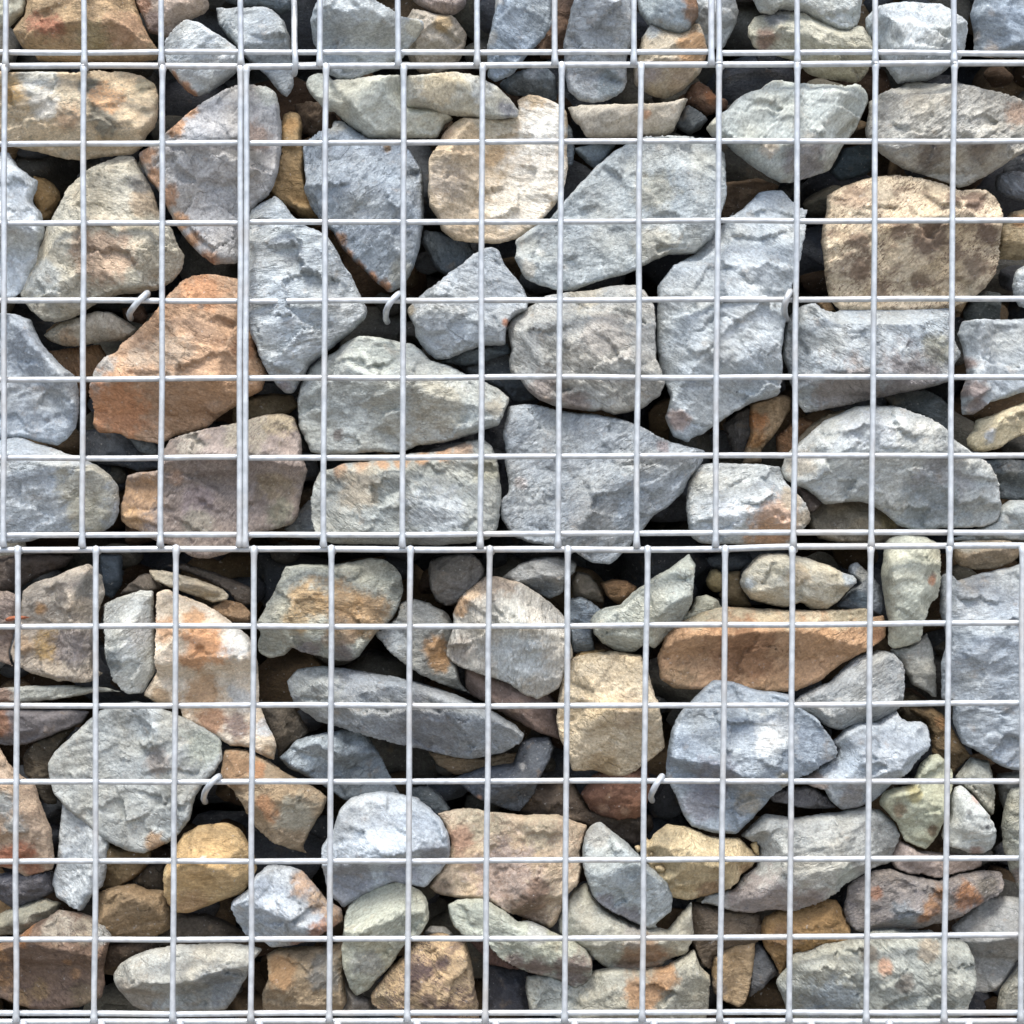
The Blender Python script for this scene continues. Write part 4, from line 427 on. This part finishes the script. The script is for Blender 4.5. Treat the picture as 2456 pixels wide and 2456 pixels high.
ALBEDO = 0.92          # traced colour -> base colour; deep layers carry gap shade in theirs
DS = 4.6               # survey pixels between points (about 2.2 mm)
SPECS = []
for i, row in enumerate(STONES.strip().split('\n')):
    f = (row.split('|') + [''] * 7)[:7]
    label, colour, layer, outline, patches, cuts, mottle = f
    p = parse_poly(outline)
    if area(p) < 0: p = p[::-1]
    SPECS.append(dict(label=label, colour=colour, L=float(layer) + i * 1e-5, p=p, patches=patches, cuts=cuts, mottle=mottle, rim=0.046 + 0.034 * float(layer)))

def build_stone(k, s):
    rnd = random.Random(1000 + k); seed = k * 13.7
    b = resample(s['p'], DS)
    for _ in range(1): b = (np.roll(b, 1, 0) + 2 * b + np.roll(b, -1, 0)) / 4
    tang = np.roll(b, -1, 0) - np.roll(b, 1, 0); nr = np.stack([tang[:, 1], -tang[:, 0]], 1); nr /= np.linalg.norm(nr, axis=1)[:, None] + 1e-9
    b = b + nr * (3.2 * fbm(b[:, 0] / 34, b[:, 1] / 34, seed, 3, .7) + 3.4 * np.abs(fbm(b[:, 0] / 15, b[:, 1] / 15, seed + 5, 3, .7)) - 1)[:, None]
    A = abs(area(b)); P = np.sum(np.linalg.norm(np.roll(b, -1, 0) - b, axis=1))
    T = min(max(1.9 * A / P, 14), (s['rim'] - 0.010) / PX, 95)         # thickness in survey pixels
    x0, y0 = b.min(0); x1, y1 = b.max(0); ds = DS
    gx, gy = np.meshgrid(np.arange(x0, x1, ds), np.arange(y0, y1, ds * .866)); gx = gx + (np.arange(gx.shape[0]) % 2)[:, None] * ds / 2
    g = np.stack([gx.ravel(), gy.ravel()], 1); g += np.random.RandomState(k).uniform(-.22, .22, g.shape) * ds
    g = g[inside(g, b)]
    if len(g): g = g[edge_dist(g, b) > ds * .55]
    pts = np.vstack([b, g]); nb = len(b)
    vs, _, fs, ov, _, _ = delaunay_2d_cdt([Vector(q) for q in pts.tolist()], [], [list(range(nb))], 1, 1e-4)
    pts = np.array([tuple(v) for v in vs]); nb_idx = set()
    for i, o in enumerate(ov):
        if any(q < nb for q in o): nb_idx.add(i)
    x, y = pts[:, 0], pts[:, 1]
    d = edge_dist(pts, b); isb = np.zeros(len(pts), bool); isb[list(nb_idx)] = True; d[isb] = 0
    c = pts.mean(0)
    # rounded rim, then a convex hull of random facets, then the facets read from the photo
    R = min(T * rnd.uniform(.10, .28), 14)
    t = np.clip(d / R, 0, 1); h = T * (np.sqrt(1 - (1 - t) ** 2) * .97 + .03 * t)
    wx = x + 9 * noise(x / 34, y / 34, seed + 3); wy = y + 9 * noise(x / 34, y / 34, seed + 9)
    nf = 8 if A > 9000 else 6
    for q in range(nf):
        th = rnd.uniform(0, 2 * math.pi) if q else math.pi / 2
        n = np.array([math.cos(th), math.sin(th)]); pr = (wx - c[0]) * n[0] + (wy - c[1]) * n[1]
        w = max(pr.max(), 1e-3); o = w * rnd.uniform(.12, .8)
        h = np.minimum(h, T * rnd.uniform(.93, 1.0) - (T * rnd.uniform(.25, 1.0) / max(w - o, 8)) * (pr - o))
    if s['cuts']:
        tl = 'O'; toks = s['cuts'].split(); vals = []
        for w_ in toks:
            if len(w_) == 1: tl = w_
            else:
                v = [float(z) for z in w_.split(',')]
                a = np.array(to_px(tl, v[0], v[1])); e = np.array(to_px(tl, v[2], v[3])); dv = (e - a) / (np.linalg.norm(e - a) + 1e-9)
                n = np.array([-dv[1], dv[0]]) * (1 if v[4] > 0 else -1)
                jx = x + 13 * fbm(x / 34, y / 34, seed + 31, 4, .7); jy = y + 13 * fbm(x / 34, y / 34, seed + 37, 4, .7)
                dd = (jx - a[0]) * n[0] + (jy - a[1]) * n[1]
                h = np.minimum(h, T * .98 - abs(v[4]) * (1.35 if abs(v[4]) >= .7 else 1.0) * np.maximum(dd, -40))
    h = np.maximum(h, T * .10 * np.clip(d / 8, 0, 1))
    # cleaved plates: tilted cells with small ledges between them
    ns = int(A / 3200) + 2; sr = np.random.RandomState(k + 5)
    sx = sr.uniform(x0, x1, ns); sy = sr.uniform(y0, y1, ns); off = sr.normal(0, 3.2, ns); gxv = sr.normal(0, .13, ns); gyv = sr.normal(0, .15, ns)
    ang = rnd.uniform(-.6, .6); ca, sa = math.cos(ang), math.sin(ang)
    wx = x + 26 * fbm(x / 46, y / 46, seed + 51, 4, .65); wy = y + 26 * fbm(x / 46, y / 46, seed + 57, 4, .65)
    dx = wx[:, None] - sx; dy = wy[:, None] - sy
    u = (dx * ca + dy * sa) * .62; v_ = -dx * sa + dy * ca
    D2 = u * u + v_ * v_; idx = np.argmin(D2, axis=1); ar = np.arange(len(x))
    D2s = np.sort(D2, axis=1)[:, :2]; lip = np.clip((np.sqrt(D2s[:, 1]) - np.sqrt(D2s[:, 0])) / 3.5, 0, 1)
    plate = (off[idx] + gxv[idx] * dx[ar, idx] + gyv[idx] * dy[ar, idx]) * lip
    u = (x * ca + y * sa); v_ = (-x * sa + y * ca)
    bed = 1.0 - 2 * np.abs(fbm(u / 75, v_ / 20, seed + 71, 4, .6))
    rough = fbm(x / 42, y / 42, seed + 81, 5, .62)
    fade = np.clip(d / 14, 0, 1)
    amp = min(1.0, .35 + T / 60)
    h = h + fade * amp * (plate * 1.0 + 3.0 * bed + 4.2 * rough - 1)
    h = np.maximum(h, np.clip(d, 0, 4) * .4)
    # lean back where a nearer stone presses in front of this one
    yb = s['rim'] - h * PX
    for o in SPECS:
        if o['L'] >= s['L'] - 1e-9 or o is s: continue
        q = o['p']; 
        if q[:, 0].max() < x0 - 30 or q[:, 0].min() > x1 + 30 or q[:, 1].max() < y0 - 30 or q[:, 1].min() > y1 + 30: continue
        m = (x > q[:, 0].min() - 40) & (x < q[:, 0].max() + 40) & (y > q[:, 1].min() - 40) & (y < q[:, 1].max() + 40)
        if not m.any(): continue
        sub = pts[m]; sd = edge_dist(sub, q) * np.where(inside(sub, q), -1, 1)
        lim = o['rim'] - .001 - np.maximum(sd - 1, 0) * PX * 1.6 + np.clip(-sd, 0, 20) * PX * .6
        lim = np.minimum(lim, s['rim'] + .012)
        yb[m] = np.maximum(yb[m], lim)
    # colour: base, patches, mottling
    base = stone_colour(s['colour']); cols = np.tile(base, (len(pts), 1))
    n1 = fbm(x / 110, y / 110, seed + 91, 4); n2 = fbm(x / 45, y / 45, seed + 97, 4, .6)
    warm = np.array([1.08, 1.0, .88]); cool = np.array([.95, 1.0, 1.06])
    w1 = np.clip(n1 * 1.3 + .1, -1, 1)[:, None]
    cols *= np.where(w1 > 0, 1 + (warm - 1) * w1, 1 + (cool - 1) * -w1) * (1 + .22 * n2[:, None])
    def blend(mask, c):
        nonlocal cols; cols = cols * (1 - mask[:, None]) + (c * (1 + .25 * n2[:, None])) * mask[:, None]
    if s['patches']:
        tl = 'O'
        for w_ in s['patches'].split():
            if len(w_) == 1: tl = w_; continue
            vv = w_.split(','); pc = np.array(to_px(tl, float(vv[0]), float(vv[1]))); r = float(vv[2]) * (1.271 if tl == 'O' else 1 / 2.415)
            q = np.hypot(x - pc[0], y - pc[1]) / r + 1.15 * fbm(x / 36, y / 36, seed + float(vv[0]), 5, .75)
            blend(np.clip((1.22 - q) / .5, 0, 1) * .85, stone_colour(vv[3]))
    if s['mottle']:
        mc, st = s['mottle'].split(','); nn = fbm(u / 55, v_ / 28, seed + 111, 5, .7)
        blend(np.clip((nn - .05) / .2, 0, 1) * float(st) * .75, stone_colour(mc))
    if s['mottle']: mot = np.append(stone_colour(mc) * ALBEDO, min(1, float(st) * 1.3))
    else: mot = np.append(base * np.array([.62, .56, .50]) * ALBEDO, rnd.uniform(.2, .5))
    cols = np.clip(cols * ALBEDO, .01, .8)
    # mesh: front, and a shallower back on the same outline
    k_ = PX * (1 + s['rim'] / DIST)
    X = (x - 1228) * k_; Z = (1228 - y) * k_
    hb = np.sqrt(1 - (1 - np.clip(d / (T * 1.1), 0, 1)) ** 2) * T * .55 * PX
    Nf = len(pts); back = np.full(Nf, -1); ib = np.where(~isb)[0]; back[ib] = Nf + np.arange(len(ib)); back[isb] = np.where(isb)[0]
    V = np.vstack([np.stack([X, yb, Z], 1), np.stack([X[ib], np.maximum(s['rim'] + hb[ib], yb[ib] + .004), Z[ib]], 1)])
    C = np.vstack([cols, cols[ib]])
    F = []
    for f in fs:
        f = list(f); F.append(f[:]); bf = [int(back[q]) for q in f][::-1]
        if bf != f[::-1]: F.append(bf)
    # orientation: front faces look towards -y
    f0 = fs[0]; e1 = V[f0[1]] - V[f0[0]]; e2 = V[f0[2]] - V[f0[0]]
    if np.cross(e1, e2)[1] > 0: F = [f[::-1] for f in F]
    a3 = rnd.uniform(-.7, .7) if rnd.random() < .75 else rnd.uniform(-1.5, 1.5)
    B = np.stack([V[:, 0] * math.cos(a3) + V[:, 2] * math.sin(a3), V[:, 1] * 1.6 + k, (-V[:, 0] * math.sin(a3) + V[:, 2] * math.cos(a3)) * rnd.uniform(1.6, 3.6)], 1)
    o = mesh_obj('stone', V, F, STONE, cols=C, bed=B, mot=mot)
    return o

SPECS_ORDER = list(range(len(SPECS)))
for k in SPECS_ORDER:
    s = SPECS[k]; o = build_stone(k, s)
    if 'leaf' in s['label']: o.name = 'leaf'; tag(o, s['label'], 'leaf')
    elif 'pebble' in s['label']: o.name = 'pebble'; tag(o, s['label'], 'pebble')
    elif 'crumb' in s['label'] or 'flake on' in s['label']: o.name = 'stone_chip'; tag(o, s['label'], 'stone chip', 'loose stone chips')
    else: tag(o, s['label'], 'stone', 'stones packed inside the wire baskets')

# ------------------------------------------------------------------ shadowed infill deep in the baskets, and the wall going on past the frame
def infill():
    import bmesh
    bm = bmesh.new(); bmesh.ops.create_icosphere(bm, subdivisions=3, radius=1.0)
    bv = np.array([v.co[:] for v in bm.verts]); bf = [[v.index for v in f.verts] for f in bm.faces]; bm.free()
    pal = ['9EA4AA', 'A8A494', '8A7458', '8E9298', 'A89070', '757A80', '9C9A90', '7E6650']
    V, F, C = [], [], []; rs = np.random.RandomState(3); n = 0
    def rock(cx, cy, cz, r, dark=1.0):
        nonlocal n
        v = bv * rs.uniform(.75, 1.15, 3)
        for _ in range(9):
            d = rs.normal(size=3); d /= np.linalg.norm(d); lim = rs.uniform(.55, .85)
            q = v @ d; v = v - np.clip(q - lim, 0, None)[:, None] * d
        s = rs.uniform(0, 99); v = v * (1 + .10 * fbm(v[:, 0] * 2 + s, v[:, 1] * 2 + v[:, 2] * 1.3, s, 3))[:, None]
        a = rs.uniform(0, 6.28); R = np.array([[math.cos(a), 0, math.sin(a)], [0, 1, 0], [-math.sin(a), 0, math.cos(a)]])
        v = (v @ R.T) * r * np.array([1.15, 1, .85]) + (cx, cy, cz)
        c = lin(pal[rs.randint(len(pal))]) * ALBEDO * dark  # dark lowers the deep rocks' colour, painting in the shade of the gaps
        V.append(v); C.append(np.tile(c, (len(v), 1)) * (1 + .2 * fbm(v[:, 0] * 30, v[:, 2] * 30, s, 3))[:, None]); F.extend([[i + n for i in f] for f in bf]); n += len(v)
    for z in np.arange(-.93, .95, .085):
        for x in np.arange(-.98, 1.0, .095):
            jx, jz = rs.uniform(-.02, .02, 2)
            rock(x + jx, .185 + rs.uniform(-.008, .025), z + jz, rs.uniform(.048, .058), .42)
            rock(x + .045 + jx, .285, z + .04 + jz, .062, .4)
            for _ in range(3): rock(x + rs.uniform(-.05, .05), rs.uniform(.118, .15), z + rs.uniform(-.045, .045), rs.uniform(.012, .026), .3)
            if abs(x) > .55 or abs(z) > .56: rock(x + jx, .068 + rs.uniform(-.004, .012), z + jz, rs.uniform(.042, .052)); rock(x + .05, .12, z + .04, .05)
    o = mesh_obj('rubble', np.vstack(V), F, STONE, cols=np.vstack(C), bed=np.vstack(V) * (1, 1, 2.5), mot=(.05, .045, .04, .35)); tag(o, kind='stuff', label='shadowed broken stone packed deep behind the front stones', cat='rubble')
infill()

# ------------------------------------------------------------------ wire baskets
def tube(path, r, seg=10, caps=True):
    p = np.array(path, float); tg = np.gradient(p, axis=0); tg /= np.linalg.norm(tg, axis=1)[:, None] + 1e-12
    up = np.array([0, 1.0, 0]); V = []; rr = np.zeros(len(p)) + r
    for i in range(len(p)):
        a = np.cross(tg[i], up); 
        if np.linalg.norm(a) < .2: a = np.cross(tg[i], (1.0, 0, 0))
        a /= np.linalg.norm(a); b_ = np.cross(a, tg[i])
        for j in range(seg):
            th = 2 * math.pi * j / seg; V.append(p[i] + rr[i] * (math.cos(th) * a + math.sin(th) * b_))
    F = [(i * seg + j, i * seg + (j + 1) % seg, (i + 1) * seg + (j + 1) % seg, (i + 1) * seg + j) for i in range(len(p) - 1) for j in range(seg)]
    if caps:
        e = len(V); V.append(p[0] - tg[0] * rr[0] * .45); V.append(p[-1] + tg[-1] * rr[-1] * .45); m = (len(p) - 1) * seg
        F += [(e, (j + 1) % seg, j) for j in range(seg)] + [(e + 1, m + j, m + (j + 1) % seg) for j in range(seg)]
    return V, F
RW = 0.0028
def dense(pts, step=.006):
    p = np.array(pts, float); s = np.concatenate([[0], np.cumsum(np.linalg.norm(np.diff(p, axis=0), axis=1))]); n = max(3, int(s[-1] / step))
    t = np.linspace(0, s[-1], n); return np.stack([np.interp(t, s, p[:, i]) for i in range(3)], 1)
def smooth_path(p, it=2):
    for _ in range(it): p = np.vstack([p[:1], (p[:-2] + 2 * p[1:-1] + p[2:]) / 4, p[-1:]])
    return p
WN = [0]
def wire(name, pts, parent, r=RW, weld=(), label=None):
    """one wire of a panel; weld = survey points where zinc has pooled on the wire"""
    WN[0] += 1; w = WN[0]
    p = smooth_path(dense([at(*q) for q in pts]), 3); s = np.arange(len(p)) * .006
    p[:, 0] += .0011 * noise(s * 7, s * 0 + w, .5); p[:, 2] += .0011 * noise(s * 7, s * 0 + w, 4.5)
    rr = np.full(len(p), r) * (1 + .02 * noise(s * 40, s * 0 + w, 9.5))
    for q in weld:
        c = np.array(at(*q)); dd = np.linalg.norm((p - c)[:, [0, 2]], axis=1); rr = rr + .0011 * np.exp(-(dd / .005) ** 2)
    V, F = tube(p, rr); o = mesh_obj(name, V, F, WIRE, parent)
    return o
YV, YH = 0.0, 0.0046
# rails and horizontal rows: survey height at x = 0, 1228, 2456
ROWS_TOP = [(-66, -66, -68), (125, 124.5, 127)]
RAIL_A = (159, 156, 152)
ROWS_MID = [(344.5, 341, 337.5), (536.5, 531.5, 528), (722, 720, 716), (911, 905, 903), (1100, 1095.5, 1092), (1282.5, 1281, 1276)]
RAIL_B = (1317.6, 1317.5, 1308)
ROWS_LOW = [(1502, 1501, 1494), (1693, 1692, 1687), (1875.5, 1875, 1871.5), (2066, 2065, 2057), (2253.5, 2251, 2243), (2431.5, 2429, 2427)]
RAIL_C = (2450.5, 2449.5, 2449)
def row_pts(h, xa, xb, y=YH):
    xs = [xa] + [x for x in (0, 400, 820, 1228, 1640, 1740, 1900, 2100, 2456) if xa < x < xb] + [xb]
    if h is RAIL_B: f = lambda x: float(np.interp(x, [0, 1228, 1740, 1900, 2100, 2456], [1317.6, 1317.5, 1318, 1312.5, 1310, 1307.5]))
    else: f = lambda x: float(np.interp(x, [0, 1228, 2456], h))
    return [(x, f(x), y) for x in xs]
XL, XR = -900, 3360
def basket(label, xa, xb, rows, verts, rail_y, depth_rails, base_z):
    e = bpy.data.objects.new('gabion_basket', None); COL.objects.link(e)
    e.location = at((max(xa, 0) + min(xb, 2456)) / 2, base_z, .25); e.empty_display_size = .05
    tag(e, label, 'wire basket', 'wire mesh baskets stacked as a wall')
    for h in rows: wire('horizontal_wire', row_pts(h, xa, xb), e, r=RW if h not in (RAIL_A, RAIL_B, RAIL_C) else RW * 1.08)
    for (xt, yt, xbm, ybm) in verts:
        if xa - 9 <= xt <= xb + 9:
            wire('vertical_wire', [(xt, yt, YV), ((xt + xbm) / 2, (yt + ybm) / 2, YV), (xbm, ybm, YV)], e, weld=[(xt, yt + 3, 0), (xbm, ybm - 3, 0)])
    for (h, yd) in depth_rails:        # lid wires running along the wall inside the joint
        wire('lid_wire', row_pts(h, xa + 8, xb - 8, yd), e)
    if depth_rails:
        h = depth_rails[0][0]; f = lambda x: float(np.interp(x, [0, 1228, 2456], h))
        for (xt, yt, xbm, ybm) in verts:
            if xa - 9 <= xt <= xb + 9 and -100 < xt < 2560:
                xx = xt if yt > 100 else xbm
                wire('lid_wire', [(xx + 5, f(xx) + 6, .010), (xx + 5, f(xx) + 6, .10), (xx + 5, f(xx) + 6, .24)], e)
    return e
PITCH = 189.0
def ext(vs):
    """carry the wires on past the frame, left and right"""
    a, b = vs[0], vs[-1]
    L = [(a[0] - PITCH * i, a[1], a[2] - PITCH * i, a[3]) for i in range(4, 0, -1)]; R = [(b[0] + PITCH * i, b[1], b[2] + PITCH * i, b[3]) for i in range(1, 5)]
    return L + vs + R
TOPV = ext([(x0, -980, x1, 160 - 7 * x1 / 2456) for x0, x1 in [(12, 13), (201, 201), (388, 388), (577, 577.5), (766, 766), (953, 954), (1142, 1143), (1330, 1331), (1518, 1520), (1706.5, 1707), (1723, 1724), (1909, 1911), (2098, 2099), (2286, 2287.5)]] + [(2474, -980, 2476, 153)])
MIDV = ext([(x0, y0, x1, 1311) for x0, y0, x1 in [(12, 157, 8), (201.5, 157, 198), (389, 157, 386), (577, 158, 573.5), (592, 159, 588), (782.6, 155, 775), (967.7, 154, 964), (1157, 153, 1152), (1346.6, 152, 1338), (1536, 152, 1527.5), (1725, 151, 1715), (1913, 151, 1903.6), (2100, 150, 2090), (2288, 150, 2278), (2476, 150, 2466)]])
LOWV = ext([(x0, 1311, x1, 2450) for x0, x1 in [(43.5, 37), (232, 225.7), (421.5, 414), (608.7, 601), (796, 790), (984, 977), (1175, 1163), (1364, 1353), (1552, 1540), (1739, 1727), (1901.5, 1892), (2089, 2079), (2276, 2265.5), (2453, 2449.5)]])
basket('upper row wire basket left of the double wires at upper right', XL, 1709, [(-255, -255, -257)] + ROWS_TOP, TOPV[:-9] + [(1706.5, -980, 1707, 155)], RAIL_A, [], 126)
basket('upper row wire basket in the upper right corner', 1721, XR, [(-255, -255, -257)] + ROWS_TOP, TOPV[-9:], RAIL_A, [], 126)
basket('middle row wire basket at the left edge, ending at the double wires', XL, 577, [RAIL_A] + ROWS_MID, MIDV[:8], RAIL_A, [(RAIL_A, .078), (RAIL_A, .15)], 1282)
basket('widest wire basket, middle row, right of the double wires', 589, XR, [RAIL_A] + ROWS_MID, MIDV[8:], RAIL_A, [(RAIL_A, .078), (RAIL_A, .15)], 1281)
basket('lower row wire basket across the whole bottom half', XL, XR, [RAIL_B] + ROWS_LOW, LOWV, RAIL_B, [(RAIL_B, .078)], 2430)
basket('wire basket at the bottom edge of which only the top rail shows', XL, XR, [RAIL_C, (2640, 2639, 2638), (2830, 2829, 2828), (3020, 3019, 3018), (3210, 3209, 3208), (3400, 3399, 3398)],
       ext([(x, 2450, x, 3560) for x in (55, 244, 433, 622, 811, 1000, 1189, 1378, 1567, 1756, 1945, 2134, 2323)]), RAIL_C, [], 3500)

# ------------------------------------------------------------------ bracing hooks
def hook(pts, label, r=.0030):
    p = smooth_path(dense([at(*q) for q in pts], .0022), 6); rr = np.full(len(p), r) * (1 + .06 * noise(np.arange(len(p)) * .2, np.zeros(len(p)), len(label)))
    V, F = tube(p, rr, 12); o = mesh_obj('wire_hook', V, F, WIRE)
    tag(o, label, 'wire hook', 'bracing hooks over the mesh wires'); return o
def curl(x0, y0, xm, ym, x1, y1, x2, y2):
    return [(x0 - 4, y0 + 10, .020), (x0 + 1, y0 + 3, .010), (x0, y0, .002), ((x0 + xm) / 2, (y0 + ym) / 2, -.0045), (xm, ym, -.0055), ((x1 + xm) / 2, (y1 + ym) / 2, -.004), (x1, y1, .004), (x2, y2, .018), (x2 + 4, y2 + 8, .050)]
hook(curl(354, 701, 330, 724, 312, 748, 310, 756), 'leftmost bracing hook, beneath the big smooth beige grey boulder')
hook(curl(958, 702, 936, 724, 926, 745, 925, 764), 'curved bracing hook touching the vertical wire left of the grey pyramid stone')
hook(curl(1896, 697, 1886, 716, 1880, 742, 1884, 760), 'bracing hook between the tall peaked stone and the large pale grey slab')
hook(curl(526, 1860, 506, 1877, 492, 1898, 488, 1915), 'bracing hook at the lower right of the big grey faceted boulder')
hook(curl(1588, 1860, 1574, 1880, 1563, 1903, 1560, 1912), 'bracing hook beside the dark reddish brown stone, lower centre')
o = hook([(703, -300, .12), (704, -40, .06), (706, 20, .022), (706, 100, .008), (707, 128, -.0015), (709, 150, -.002), (708, 168, .000), (706, 176, .006), (705, 178, .016)], 'long bracing rod with a hooked end, reaching down over both upper rails', .0029)
o.name = 'tie_rod'; o['category'] = 'tie rod'; del o['group']
